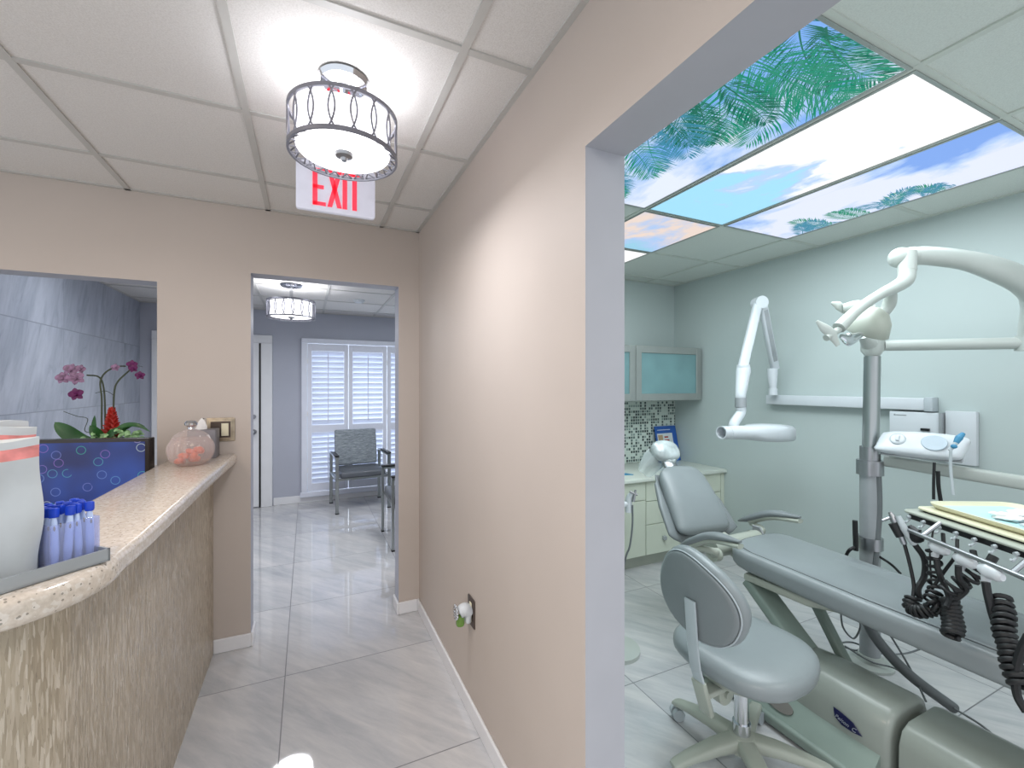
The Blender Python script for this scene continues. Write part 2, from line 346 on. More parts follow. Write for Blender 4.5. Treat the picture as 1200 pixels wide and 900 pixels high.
    def prism(s, out, z0, z1, bev=0, seg=3, mat=None, warp=None):
        bm = bmesh.new(); vb = [bm.verts.new((x, y, z0)) for x, y in out]; f = bm.faces.new(vb)
        r = bmesh.ops.extrude_face_region(bm, geom=[f]); vt = [e for e in r['geom'] if isinstance(e, bmesh.types.BMVert)]
        for v in vt: v.co.z = z1
        bmesh.ops.recalc_face_normals(bm, faces=bm.faces[:])
        if bev:
            eds = [e for e in bm.edges if abs(e.verts[0].co.z-e.verts[1].co.z) < 1e-6]
            bmesh.ops.bevel(bm, geom=eds, offset=bev, segments=seg, affect='EDGES', profile=.5, clamp_overlap=True)
        for v in bm.verts:
            if warp: v.co = Vector(warp(v.co))
            if mat: v.co = mat @ v.co
        return s.addbm(bm)
    def loft(s, rings, cap=True):
        n = len(rings[0]); vs = [p for r in rings for p in r]; fs = []
        for i in range(len(rings)-1):
            for k in range(n): fs.append((i*n+k, i*n+(k+1) % n, (i+1)*n+(k+1) % n, (i+1)*n+k))
        if cap: fs.append(tuple(range(n))[::-1]); fs.append(tuple((len(rings)-1)*n+k for k in range(n)))
        return s.add(vs, fs)
def wloc(o):
    v = Vector((0, 0, 0))
    while o: v += o.location; o = o.parent
    return v
def obj(name, mb, mats, parent=None, origin=None, smooth=35, sub=0, label=None):
    if parent: org = wloc(parent)
    elif origin: org = Vector(origin)
    else:
        xs = [v.x for v in mb.v]; ys = [v.y for v in mb.v]; zs = [v.z for v in mb.v]
        org = Vector(((min(xs)+max(xs))/2, (min(ys)+max(ys))/2, min(zs)))
    me = bpy.data.meshes.new(name); me.from_pydata([v-org for v in mb.v], [], mb.f); 
    bm = bmesh.new(); bm.from_mesh(me)
    for i, f in enumerate(bm.faces): f.material_index = mb.mi[i] if i < len(mb.mi) else 0
    bmesh.ops.remove_doubles(bm, verts=bm.verts, dist=1e-6); bmesh.ops.recalc_face_normals(bm, faces=bm.faces[:]); bm.to_mesh(me); bm.free()
    for m in (mats if isinstance(mats, (list, tuple)) else [mats]): me.materials.append(M[m] if isinstance(m, str) else m)
    if smooth:
        me.shade_smooth(); me.set_sharp_from_angle(angle=math.radians(smooth))
    o = bpy.data.objects.new(name, me); COL.objects.link(o)
    if parent: o.parent = parent
    else: o.location = org
    if sub:
        md = o.modifiers.new('sub', 'SUBSURF'); md.levels = sub; md.render_levels = sub
    if label: o['label'] = label
    return o
def tag(o, label, cat, group=None):
    o['label'] = label; o['category'] = cat
    if group: o['group'] = group
    return o
def thing(name, label, cat, loc, group=None):
    o = bpy.data.objects.new(name, None); o.empty_display_size = .05; COL.objects.link(o); o.location = loc; return tag(o, label, cat, group)
def struct(name, mb, mats, parent=None, smooth=35):
    o = obj(name, mb, mats, parent, origin=None if parent else (0, 0, 0), smooth=smooth)
    if not parent: o['kind'] = 'structure'
    return o
def dup(root, loc, group=None, label=None):
    r = root.copy(); COL.objects.link(r); r.location = loc
    if group: r['group'] = group
    if label: r['label'] = label
    for ch in list(root.children):
        c = ch.copy(); COL.objects.link(c); c.parent = r
        for g in list(ch.children):
            d = g.copy(); COL.objects.link(d); d.parent = c
    return r
def frame(e1, e2, e3, o):  # matrix with columns
    m = Matrix.Identity(4)
    for i in range(3): m[i][0] = e1[i]; m[i][1] = e2[i]; m[i][2] = e3[i]; m[i][3] = o[i]
    return m
def rrect(x0, y0, x1, y1, r, n=6):
    o = []
    for cx, cy, a in ((x1-r, y0+r, -90), (x1-r, y1-r, 0), (x0+r, y1-r, 90), (x0+r, y0+r, 180)):
        for k in range(n+1):
            t = math.radians(a+90*k/n); o.append((cx+r*math.cos(t), cy+r*math.sin(t)))
    return o
# ------------------------------------------------------------------ setting
CZ = 2.44; CW = 2.36
b = MB(); b.box((-2.6, -1.6, -.1), (3.5, 6.3, 0)); struct('floor', b, 'floor')
def side_mats(o, rules):
    for p in o.data.polygons:
        for (ax, sg, mi, cond) in rules:
            if p.normal[ax]*sg > .5 and (cond is None or cond(p.center)): p.material_index = mi
# partition between corridor and treatment room
b = MB(); b.box((.656, .96, 0), (.783, 3.42, CZ)); b.box((.656, -1.6, 2.07), (.783, .96, CZ))
o = struct('wall_right', b, ['wall', 'wall_dent', 'wall_jamb'], smooth=0)
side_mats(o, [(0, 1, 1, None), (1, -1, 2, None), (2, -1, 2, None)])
b = MB()
b.box((-2.6, 2.84, 0), (-.704, 2.967, 1.02)); b.box((-2.6, 2.84, 1.985), (-.704, 2.967, CZ)); b.box((-2.6, 2.84, 1.02), (-2.3, 2.967, 1.985))
b.box((-.704, 2.84, 0), (-.285, 2.967, CZ)); b.box((-.285, 2.84, 2.075), (.526, 2.967, CZ)); b.box((.526, 2.84, 0), (.656, 2.967, CZ))
o = struct('wall_back', b, ['wall', 'wall_wait', 'wall_jamb'], smooth=0)
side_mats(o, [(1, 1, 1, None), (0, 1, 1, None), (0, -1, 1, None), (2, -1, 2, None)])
b = MB(); b.box((-1.77, 2.967, 0), (-1.65, 6.05, CZ)); struct('wall_left', b, 'marble', smooth=0)
b = MB(); WX0, WX1, WZ0, WZ1 = .0, 1.92, .13, 1.975
b.box((-1.77, 6.05, 0), (WX0, 6.2, CZ)); b.box((WX1, 6.05, 0), (2.4, 6.2, CZ)); b.box((WX0, 6.05, 0), (WX1, 6.2, WZ0)); b.box((WX0, 6.05, WZ1), (WX1, 6.2, CZ))
struct('wall_far', b, 'wall_wait', smooth=0)
b = MB(); b.box((2.3, 3.42, 0), (2.4, 6.05, CZ)); struct('wall_waiting_right', b, 'wall_wait', smooth=0)
b = MB(); b.box((.783, 3.3, 0), (3.43, 3.42, CZ)); struct('wall_treatment_back', b, 'wall_dent', smooth=0)
b = MB(); b.box((3.31, -1.6, 0), (3.43, 3.3, CZ)); struct('wall_treatment_right', b, 'wall_dent', smooth=0)
# ceilings
b = MB(); b.box((-2.6, -1.6, CZ), (.656, 2.84, CZ+.05)); struct('ceiling', b, 'ceil', smooth=0)
b = MB(); b.box((.783, -1.6, CZ), (3.31, 3.3, CZ+.05)); struct('ceiling_treatment', b, 'ceil_d', smooth=0)
b = MB(); b.box((-1.65, 2.967, CW), (2.3, 6.05, CW+.05)); struct('ceiling_waiting', b, 'ceil', smooth=0)
def grid(x0, x1, y0, y1, xs, ys, z, w=.024, h=.006):
    b = MB()
    for x in xs: b.box((x-w/2, y0, z-h), (x+w/2, y1, z+.001))
    for y in ys: b.box((x0, y-w/2, z-h+.0006), (x1, y+w/2, z+.001))
    for (a, c) in (((x0, y0), (x0+.02, y1)), ((x1-.02, y0), (x1, y1)), ((x0, y1-.02), (x1, y1)), ((x0, y0), (x1, y0+.02))): b.box((a[0], a[1], z-h), (c[0], c[1], z+.001))
    return b
struct('trim_1', grid(-2.6, .656, -1.6, 2.84, [-2.04, -1.43, -.82, -.2, .42], [-1.2, -.59, .02, .63, 1.24, 1.85, 2.46], CZ), 'grid')
struct('trim_2', grid(.783, 3.31, -1.6, 3.3, [1.105, 1.715, 2.325, 2.935], [-1.12, -.51, .1, .71, 1.32, 1.93, 2.54, 3.15], CZ, .026), 'grid_d')
struct('trim_3', grid(-1.65, 2.3, 2.967, 6.05, [-1.04, -.43, .18, .79, 1.4, 2.01], [3.3, 3.91, 4.52, 5.13, 5.74], CW), 'grid')
# baseboards
def bb(name, segs, m='white_paint'):
    b = MB()
    for a, c in segs: b.box(a, c, .004, 1)
    struct(name, b, m)
bb('baseboard_right', [((.643, .96, 0), (.656, 2.84, .075)), ((.656, .948, 0), (.783, .96, .075))])
bb('baseboard_back', [((-.46, 2.826, 0), (-.285, 2.84, .075)), ((-.285, 2.826, 0), (-.272, 2.967, .075)), ((.526, 2.826, 0), (.643, 2.84, .075)), ((.513, 2.826, 0), (.526, 2.967, .075))])
bb('baseboard_far', [((-.37, 6.036, 0), (2.3, 6.05, .09))])
bb('baseboard_treatment', [((3.297, -1.6, 0), (3.31, 2.7, .075))])
# ------------------------------------------------------------------ entry door (waiting room)
b = MB(); b.box((-1.44, 6.02, .01), (-.52, 6.05, 1.955)); 
d = struct('door_1', b, 'white_paint')
b = MB()
for x0, x1 in ((-1.54, -1.44), (-.5, -.38)): b.box((x0, 6.01, 0), (x1, 6.05, 1.955), .004, 1)
b.box((-1.54, 6.01, 1.956), (-.38, 6.05, 2.05), .004, 1); obj('door_casing', b, 'white_paint', d)
b = MB()
for (x0, x1) in ((-1.34, -1.02), (-.92, -.6)):
    for (z0, z1) in ((.2, .85), (.98, 1.75)):
        b.box((x0, 6.012, z0), (x1, 6.022, z1), .006, 1)
obj('door_panel', b, 'white_paint', d)
b = MB(); b.ell((-.575, 5.97, .90), (.03, .03, .03)); b.cyl((-.575, 6.02, .90), (-.575, 5.97, .90), .012); b.cyl((-.575, 6.022, .90), (-.575, 6.012, .90), .032); obj('door_knob', b, 'nickel', d)
b = MB(); b.cyl((-.575, 6.022, 1.08), (-.575, 6.0, 1.08), .027); obj('deadbolt', b, 'nickel', d)
b = MB(); b.box((-.518, 6.012, .0), (-.502, 6.03, 1.95)); obj('weather_strip', b, 'black', d)
# ------------------------------------------------------------------ window with plantation shutters
b = MB()
b.box((-.065, 6.005, .07), (-.0, 6.05, 2.035), .006, 1); b.box((1.92, 6.005, .07), (1.985, 6.05, 2.035), .006, 1)
b.box((-.065, 6.0, 1.975), (1.985, 6.05, 2.035), .006, 1); b.box((-.08, 5.99, .07), (2.0, 6.05, .13), .006, 1)
w = struct('window_1', b, 'shutter')
b = MB(); b.box((0, 6.15, .13), (1.92, 6.16, 1.975)); obj('pane', b, 'glass', w)
pw = .48
for i in range(4):
    x0 = i*pw+.003; x1 = x0+pw-.006; y0 = 6.02; y1 = 6.05
    b = MB(); st = .05
    b.box((x0, y0, .135), (x0+st, y1, 1.97), .003, 1); b.box((x1-st, y0, .135), (x1, y1, 1.97), .003, 1)
    b.box((x0+st, y0, 1.88), (x1-st, y1, 1.97)); b.box((x0+st, y0, .135), (x1-st, y1, .23)); b.box((x0+st, y0, .865), (x1-st, y1, .955))
    sh = obj('shutter_frame', b, 'shutter', w)
    b = MB()
    for (z0, z1, nn) in ((.955, 1.88, 14), (.23, .865, 10)):
        dz = (z1-z0)/nn
        for k in range(nn):
            z = z0+dz*(k+.5)
            b.box((x0+st, -.036, -.005), (x1-st, .036, .005), .004, 1) if False else None
            mm = Matrix.Rotation(math.radians(-58), 4, 'X')
            bb_ = MB(); bb_.box((x0+st+.002, -.037, -.0045), (x1-st-.002, .037, .0045), .004, 1)
            for v in bb_.v:
                q = mm @ Vector((0, v.y, v.z)); v.y = q.y+6.037; v.z = q.z+z
            b.add(bb_.v, bb_.f)
    obj('louvres', b, 'louvre', sh)
    b = MB(); xm = (x0+x1)/2
    b.box((xm-.006, 6.0, .99), (xm+.006, 6.01, 1.85)); b.box((xm-.006, 6.0, .26), (xm+.006, 6.01, .84)); obj('tilt_rod', b, 'shutter', sh)
    b = MB()
    if i % 2 == 0:
        for z in (.4, 1.1, 1.75): b.cyl((x0+.001, 6.015, z-.03), (x0+.001, 6.015, z+.03), .006, n=8)
        obj('hinge', b, 'white_paint', sh)
# ------------------------------------------------------------------ lamps
def drum_lamp(name, label, c, ztop, s=1.0):
    t = thing(name, label, 'ceiling light', (c[0], c[1], ztop)); x, y = c
    RR = .165*s; zt = ztop-.128*s; zb = zt-.122*s; Rb = RR*1.02
    b = MB(); b.lathe([(0, 0), (.072*s, 0), (.078*s, -.008), (.07*s, -.022), (.03*s, -.03), (0, -.03)], (x, y, ztop)); obj('canopy', b, 'chrome', t)
    b = MB(); b.cyl((x, y, ztop-.02), (x, y, zb+.0), .012*s, n=12)
    for k in range(3):
        a = k*2*PI/3+.4; b.cyl((x, y, zt-.004), (x+math.cos(a)*RR, y+math.sin(a)*RR, zt-.004), .004, n=6)
    obj('stem', b, 'chrome', t)
    for nm, z in (('top_ring', zt), ('bottom_ring', zb)):
        b = MB(); n = 64; prof = [(RR-.005, z-.006), (RR+.002, z-.006), (RR+.002, z+.006), (RR-.005, z+.006), (RR-.005, z-.006)]
        b.lathe(prof, (x, y, 0), n=n); obj(nm, b, 'lampframe', t)
    b = MB(); NP = 17
    for k in range(NP):
        a0 = 2*PI*k/NP
        for sg in (-1, 1):
            pts = []
            for j in range(17):
                q = j/16; off = sg*.056*math.sin(PI*(q*1.36-.18))*(1.9 if (q < .132 or q > .868) else 1)
                a = a0+off*1.0; pts.append((x+RR*math.cos(a), y+RR*math.sin(a), zt+(zb-zt)*q))
            b.tube(pts, .0028*s, 5, smooth=False)
    obj('oval_lattice', b, 'lampframe', t)
    b = MB(); r2 = RR*.865; b.lathe([(r2, zt-.008), (r2, zb+.015)], (x, y, 0), n=48)
    b.f = [f for f in b.f if len(f) == 4]; b.mi = [0]*len(b.f); obj('shade', b, 'lampshade', t)
    b = MB(); b.lathe([(r2*.995, zb+.02), (r2*.995, zb+.012), (r2*.97, zb+.008), (0, zb+.006)], (x, y, 0), n=48); obj('diffuser', b, 'lampdiff', t)
    b = MB(); b.lathe([(0, zb-.018), (.008, zb-.017), (.011, zb-.008), (.026, zb-.003), (.029, zb+.006), (0, zb+.006)], (x, y, 0), n=28); obj('finial', b, 'nickel', t)
    b = MB()
    for k in range(24):
        a = 2*PI*k/24; a2 = a+2*PI/24; am = (a+a2)/2
        for q in (a, a2): b.tube([(x+r2*math.cos(am), y+r2*math.sin(am), zb+.008), (x+RR*math.cos(q), y+RR*math.sin(q), zb-.002)], .0025*s, 5, smooth=False)
    obj('bottom_lattice', b, 'lampframe', t); return t
drum_lamp('ceiling_lamp', 'drum ceiling light with oval wire lattice hanging over the corridor by the exit sign', (.108, 1.522), CZ)
drum_lamp('ceiling_lamp', 'drum ceiling light glowing in the waiting room beyond the doorway', (-.13, 4.45), CW, 1.2)
# smoke detector in waiting room
b = MB(); b.lathe([(0, 0), (.06, 0), (.06, -.012), (.045, -.028), (.02, -.032), (0, -.032)], (.5, 4.95, CW)); tag(obj('smoke_detector', b, 'white'), 'small round white detector on the waiting room ceiling', 'smoke detector')
# exit sign
t = thing('exit_sign', 'white EXIT sign with red letters hanging behind the drum lamp', 'sign', (.113, 2.0, 2.17))
b = MB(); b.prism(rrect(-.155, 0, .155, .205, .012), -.012, .012, .004, 2, mat=frame((1, 0, 0), (0, 0, 1), (0, -1, 0), (.113, 2.0, 2.17))); obj('sign_panel', b, 'exit_w', t)
b = MB(); b.box((.04, 1.975, 2.375), (.186, 2.025, CZ), .004); obj('ceiling_mount', b, 'exit_w', t)
def letter(b, ch, x0, z0, w, h, st, y):
    def bar(p, q, s=st):
        b.box((min(p[0], q[0]), y-.002, min(p[1], q[1])), (max(p[0], q[0]), y+.002, max(p[1], q[1])))
    if ch == 'E':
        bar((x0, z0), (x0+st, z0+h)); [bar((x0, z), (x0+w, z+st*.8)) for z in (z0, z0+h-st*.8)]; bar((x0, z0+h/2-st*.4), (x0+w*.85, z0+h/2+st*.4))
    if ch == 'I': bar((x0+w/2-st/2, z0), (x0+w/2+st/2, z0+h))
    if ch == 'T': bar((x0+w/2-st/2, z0), (x0+w/2+st/2, z0+h)); bar((x0, z0+h-st*.8), (x0+w, z0+h))
    if ch == 'X':
        for s in (0, 1):
            a, c = (x0, x0+w-st) if s == 0 else (x0+w-st, x0)
            vs = [(a, y-.002, z0), (a+st, y-.002, z0), (c+st, y-.002, z0+h), (c, y-.002, z0+h)]; vs += [(p[0], y+.002, p[2]) for p in vs]
            b.add(vs, [(0, 1, 2, 3), (7, 6, 5, 4), (0, 4, 5, 1), (1, 5, 6, 2), (2, 6, 7, 3), (3, 7, 4, 0)])
for ch, xx, ww in (('E', .02, .05), ('X', .076, .056), ('I', .133, .022), ('T', .158, .05)):
    b = MB(); letter(b, ch, xx-.0, 2.192, ww, .152, .018, 1.9865); obj('letter', b, 'red', t, smooth=0)
# ------------------------------------------------------------------ switch plate and outlet
t = thing('light_switch', 'ornate pewter switch plate with ivory rocker on the beige pier above the counter', 'light switch', (-.425, 2.84, 1.145))
mt = frame((1, 0, 0), (0, 0, 1), (0, -1, 0), (-.425, 2.84, 1.145))
b = MB(); b.prism(rrect(-.066, 0, .066, .128, .006), 0, .006, .002, 2, mat=mt); b.prism(rrect(-.055, .011, .055, .117, .004), .006, .010, .003, 2, mat=mt); obj('switch_plate', b, 'gold', t)
b = MB(); b.prism(rrect(-.046, .02, .046, .108, .003), .0095, .0115, mat=mt); obj('inset', b, 'dark_plate', t)
b = MB(); b.prism(rrect(.004, .03, .037, .098, .002), .0115, .018, .003, 2, mat=mt); obj('rocker', b, 'ivory', t)
b = MB(); b.prism(rrect(-.03, .06, -.022, .068, .002), .0115, .016, .001, 1, mat=mt); obj('toggle', b, 'ivory', t)
t = thing('wall_outlet', 'dark pewter outlet plate low on the long beige corridor wall', 'outlet', (.656, 1.83, .395))
mt = frame((0, 1, 0), (0, 0, 1), (-1, 0, 0), (.656, 1.83, .395))
b = MB(); b.prism(rrect(-.042, 0, .042, .125, .006), 0, .006, .003, 2, mat=mt); obj('outlet_plate', b, 'dark_plate', t)
b = MB(); b.prism(rrect(-.014, .075, .014, .105, .006), .006, .009, .001, 1, mat=mt); obj('socket', b, 'ivory', t); b = MB(); b.prism(rrect(-.014, .02, .014, .05, .006), .006, .009, .001, 1, mat=mt); obj('socket', b, 'ivory', t)
t = thing('plug_in_air_freshener', 'white plug-in air freshener with green liquid and silver bead front on the low outlet', 'air freshener', (.647, 1.83, .42))
b = MB(); b.tube([(.646, 1.83, .455), (.62, 1.83, .47), (.598, 1.83, .462)], [.028, .031, .024], 20, sx=.95); b.box((.622, 1.805, .415), (.647, 1.855, .46), .01, 3); obj('housing', b, 'white', t)
b = MB(); b.lathe([(0, 0), (.016, 0), (.019, .008), (.017, .04), (.008, .046), (0, .046)], (.602, 1.83, .408), n=18); obj('liquid_bottle', b, 'green_liq', t)
b = MB(); rr = random.Random(3)
for k in range(26):
    a = k*2.4; q = .027*math.sqrt(k/26); b.ell((.582, 1.83+q*math.cos(a), .468+1.15*q*math.sin(a)), (.006, .006, .006), n=8, m=5)
obj('bead_front', b, 'chrome', t)
# ------------------------------------------------------------------ reception counter
def arc(cx, cy, r, a0, a1, n=10): return [(cx+r*math.cos(math.radians(a0+(a1-a0)*k/n)), cy+r*math.sin(math.radians(a0+(a1-a0)*k/n))) for k in range(n+1)]
t = thing('reception_counter', 'curved reception counter with beige quartz bar top and strip mosaic front', 'counter', (-.55, 2.0, 0))
outer = [(-.46, 2.838)]+arc(-.62, 1.27, .16, 0, -90, 12)+[(-1.5, 1.11)]
inner = [(-1.5, 1.22)]+arc(-.66, 1.27, .05, -90, 0, 6)+[(-.60, 2.838)]
b = MB(); b.prism(outer+inner, 0, 1.02); obj('front_panel', b, 'mosaic', t)
so = [(-.352, 2.838), (-.36, 2.5), (-.368, 2.1), (-.371, 1.6), (-.3715, 1.45), (-.373, 1.36)]+[(-.58+.205*math.cos(math.radians(8-98*k/14)), 1.245+.22*math.sin(math.radians(8-98*k/14))) for k in range(15)]+[(-.8, 1.022), (-1.5, 1.022)]
si = [(-1.5, 1.40), (-.85, 1.40), (-.74, 1.45), (-.67, 1.55), (-.645, 1.7), (-.643, 2.838)]
b = MB(); b.prism(so+si, 1.018, 1.076, .019, 5); obj('worktop', b, 'quartz', t)
t = thing('reception_desk', 'low desk behind the reception counter carrying the monitor', 'desk', (-1.2, 2.2, 0))
b = MB(); b.box((-1.9, 1.8, .72), (-.605, 2.835, .76), .004); obj('desktop', b, 'deskwood', t)
for xa in (-1.88, -.67): b = MB(); b.box((xa, 1.85, 0), (xa+.04, 2.82, .72)); obj('side_panel', b, 'deskwood', t)
# monitor
A = Vector((-1.19, 2.70, 0)); B = Vector((-.665, 2.56, 0)); e1 = (B-A).normalized(); e3 = Vector((-e1.y, e1.x, 0))*-1; L = (B-A).length
t = thing('computer_monitor', 'black framed monitor showing blue bubbles behind the reception counter', 'monitor', ((A.x+B.x)/2, (A.y+B.y)/2, .76))
mt = frame(e1, (0, 0, 1), e3, (A.x, A.y, 0))
b = MB(); b.prism(rrect(0, .89, L, 1.205, .004), -.045, 0, .003, 2, mat=mt); obj('housing', b, 'bezel', t)
b = MB(); b.prism(rrect(.016, .91, L-.016, 1.189, .001), 0, .0015, mat=mt)
o = obj('screen', b, 'screen', t)
b = MB(); b.prism(rrect(L/2-.03, .77, L/2+.03, .95, .004), -.07, -.045, .003, 2, mat=mt); obj('neck', b, 'black', t)
b = MB(); b.prism(rrect(L/2-.12, -.13, L/2+.12, .05, .03), .76, .775, .004, 2, mat=frame(e1, e3*-1, (0, 0, 1), (A.x, A.y, 0)) ); obj('stand_base', b, 'black', t)
# ------------------------------------------------------------------ display tray, bags, toothbrushes
E1 = Vector((-.70, -.714, 0)); E2 = Vector((-.714, .70, 0)); Z = Vector((0, 0, 1)); TO = Vector((-.378, 1.205, 0))
mt = frame(E1, E2, Z, TO)
b = MB(); zt = 1.0775
b.prism(rrect(0, 0, .36, .13, .003), zt, zt+.004, mat=mt)
for r in ((0, 0, .36, .004), (0, .126, .36, .13), (0, 0, .004, .13), (.356, 0, .36, .13)): b.prism([(r[0], r[1]), (r[2], r[1]), (r[2], r[3]), (r[0], r[3])], zt, zt+.026, mat=mt)
tag(obj('display_tray', b, 'dsteel', smooth=0), 'grey open tray at the near end of the counter under the bags and brushes', 'tray')
AO = Vector((-.402, 1.226, 0)); mt = frame(E1, E2, Z, AO)
def slab(b, x0, y0, x1, y1, z0, z1, mt): b.prism([(x0, y0), (x1, y0), (x1, y1), (x0, y1)], z0, z1, .0006, 1, mat=mt)
b = MB(); aw, ad = .08, .086; th = .0025; az = zt+.0045
slab(b, 0, 0, aw, th, az, az+.088, mt); slab(b, 0, ad-th, aw, ad, az, az+.088, mt); slab(b, 0, th, th, ad-th, az, az+.088, mt); slab(b, aw-th, th, aw, ad-th, az, az+.088, mt); slab(b, th, th, aw-th, ad-th, az, az+.003, mt)
tag(obj('acrylic_box', b, 'acry', smooth=0), 'clear acrylic box holding small blue and white brushes on the grey tray', 'box')
proto = None; k = 0
for i in range(4):
    for j in range(4):
        p = AO+E1*(.0115+.019*i)+E2*(.012+.0205*j); z0 = az+.0035
        if proto is None:
            t = thing('toothbrush', 'small white toothbrush with blue cap standing in the clear acrylic box', 'toothbrush', (p.x, p.y, z0), 'small toothbrushes in the acrylic box')
            proto = t; x, y = p.x, p.y
            b = MB(); b.tube([(x, y, z0), (x, y, z0+.03), (x, y, z0+.07), (x, y, z0+.102)], [.006, .008, .0072, .004], 12, sx=.8); obj('handle', b, 'pblue', t)
            b = MB(); b.box((x-.0072, y-.006, z0+.096), (x+.0072, y+.006, z0+.116), .003, 2); obj('cap', b, 'blue', t)
            b = MB(); b.ell((x+.004, y-.0045, z0+.075), (.0016, .0018, .005), n=8, m=6); obj('dot', b, 'gold', t)
        else:
            q = dup(proto, (p.x, p.y, z0)); q.rotation_euler = (R.uniform(-.05, .05), R.uniform(-.05, .05), R.uniform(-.5, .5))
BO = Vector((-.463, 1.163, 0))
def bag(name, label, off, dep, w, h, seed, lean=0.0):
    rr = random.Random(seed); t0 = BO+E1*off+E2*dep; t = thing(name, label, 'plastic bag', (t0.x, t0.y, zt+.005), None)
    def pt(u, v, s):
        ph = seed*2.1; thick = .010+.004*math.sin(u*9+ph)*(1-v*.4)
        dd = .004*math.sin(u*14+v*3+ph)+.003*math.sin(v*11+u*5)
        q = t0+E1*(u*w+.004*math.sin(v*6+ph)*(1 if u in (0, 1) else .3))+E2*(dd+s*thick*math.sin(PI*min(max(u, .02), .98))**.4+lean*v)
        return Vector((q.x, q.y, zt+.006+v*h+.004*math.sin(u*10+ph)*(v**4)))
    NU, NV = 16, 20
    def mk(v0, v1):
        rings = []
        for j in range(NV+1):
            v = v0+(v1-v0)*j/NV; rings.append([pt(i/NU, v, 1) for i in range(NU+1)]+[pt(i/NU, v, -1) for i in range(NU, -1, -1)])
        bb_ = MB(); bb_.loft(rings); return bb_
    obj('sleeve', mk(0, .86), 'bag', t, smooth=60); obj('red_band', mk(.86, .945), 'bagred', t, smooth=60); obj('top_edge', mk(.945, 1), 'bag', t, smooth=60)
bag('plastic_bag', 'milky plastic bag with red band, frontmost of the upright bags on the counter tray', .004, .012, .2, .262, 1)
bag('plastic_bag', 'milky plastic bag with red band, right behind the frontmost bag on the tray', -.004, .046, .19, .285, 2)
bag('plastic_bag', 'milky plastic bag with red band, rearmost of the upright bags on the counter tray', -.006, .08, .18, .292, 3)
# ------------------------------------------------------------------ jar, candies, tissues
jx, jy = -.492, 2.50; t = thing('candy_jar', 'round cut crystal candy jar with silver knob on the counter', 'jar', (jx, jy, 1.0765))
b = MB(); wob = lambda u: 1+.03*math.cos(u*2*PI*20)
pr = [(.045, 0), (.05, .004), (.062, .012), (.08, .03), (.09, .058), (.091, .08), (.085, .105), (.072, .125)]
pin = [(r-.006, z+.003) for r, z in pr[::-1]][:-1]
b.lathe(pr+pin+[(0, .007)], (jx, jy, 1.0765), n=96, wob=wob); obj('bowl', b, 'cutglass', t, smooth=20)
b = MB(); b.lathe([(.073, .1252), (.066, .138), (.05, .152), (.024, .164), (.012, .168), (0, .170)], (jx, jy, 1.0775), n=96, wob=wob); ld = obj('lid', b, 'cutglass', t, smooth=20)
b = MB(); b.lathe([(0, .168), (.013, .168), (.011, .177), (.025, .187), (.027, .196), (.018, .207), (0, .211)], (jx, jy, 1.0765), n=20); obj('knob', b, 'chrome', ld)
proto = None
for k in range(13):
    a = k*2.4; r = .01+.036*math.sqrt(k/13); z = 1.0765+.026+.02*(k % 3)
    if proto is None:
        b = MB(); b.ell((jx+r*math.cos(a), jy+r*math.sin(a), z), (.022, .016, .013), n=12, m=8)
        proto = tag(obj('wrapped_candy', b, 'orange', origin=(jx+r*math.cos(a), jy+r*math.sin(a), z)), 'small wrapped orange candy inside the crystal jar', 'candy', 'wrapped candies in the crystal jar')
    else:
        q = proto.copy(); COL.objects.link(q); q.location = (jx+r*math.cos(a), jy+r*math.sin(a), z); q.rotation_euler = (R.uniform(-1, 1), R.uniform(-1, 1), R.uniform(0, 3))
t = thing('tissue_box', 'grey square tissue box with white tissue beside the light switch', 'tissue box', (-.50, 2.74, 1.0765))
mm = Matrix.Rotation(math.radians(-8), 4, 'Z'); b = MB(); b.box((-.545, 2.68, 1.0765), (-.425, 2.80, 1.222), .004, 2); obj('box_body', b, 'tbox', t)
b = MB(); rr = []
for j in range(9):
    v = j/8; ring = []
    for k in range(14):
        a = 2*PI*k/14; q = (.028*(1-v*.75)+.004*math.sin(3*a+v*5)); ring.append(Vector((-.50+v*.012+q*math.cos(a), 2.74+q*.45*math.sin(a), 1.221+v*.055+.006*math.sin(2*a)*v)))
    rr.append(ring)
b.loft(rr); obj('tissue', b, 'tissue', t)
# ------------------------------------------------------------------ orchid planter on the half wall
t = thing('orchid_planter', 'purple orchid and red bromeliad planter on the half wall above the monitor', 'plant', (-.93, 2.905, 1.0205))
b = MB(); b.lathe([(0, 0), (.06, 0), (.085, .03), (.09, .09), (.085, .115), (.078, .115), (.08, .1), (0, .1)], (-.93, 2.905, 1.0205)); obj('pot', b, 'pot', t)
def blade(b, pts, w, n=10, fold=.25):
    P = smooth_path(pts, 5); N = len(P); vs = []; fs = []
    for i, p in enumerate(P):
        u = i/(N-1); ww = w*(math.sin(PI*min(1, u*.93+.07))**.7); t_ = (P[min(i+1, N-1)]-P[max(i-1, 0)]).normalized(); s = t_.cross(Vector((0, -1, .4))).normalized(); up = s.cross(t_)
        vs += [p-s*ww+up*ww*fold, p, p+s*ww+up*ww*fold, p-Vector((0, 0, .0015))]
    for i in range(N-1):
        a = i*4; c = a+4; fs += [(a, a+1, c+1, c), (a+1, a+2, c+2, c+1), (a+2, a+3, c+3, c+2), (a+3, a, c, c+3)]
    b.add(vs, fs)
Y0 = 2.905
b = MB(); blade(b, [(-.97, Y0, 1.16), (-1.03, Y0-.01, 1.18), (-1.08, Y0-.02, 1.23), (-1.115, Y0-.02, 1.27)], .034); obj('orchid_leaf', b, 'leaf', t)
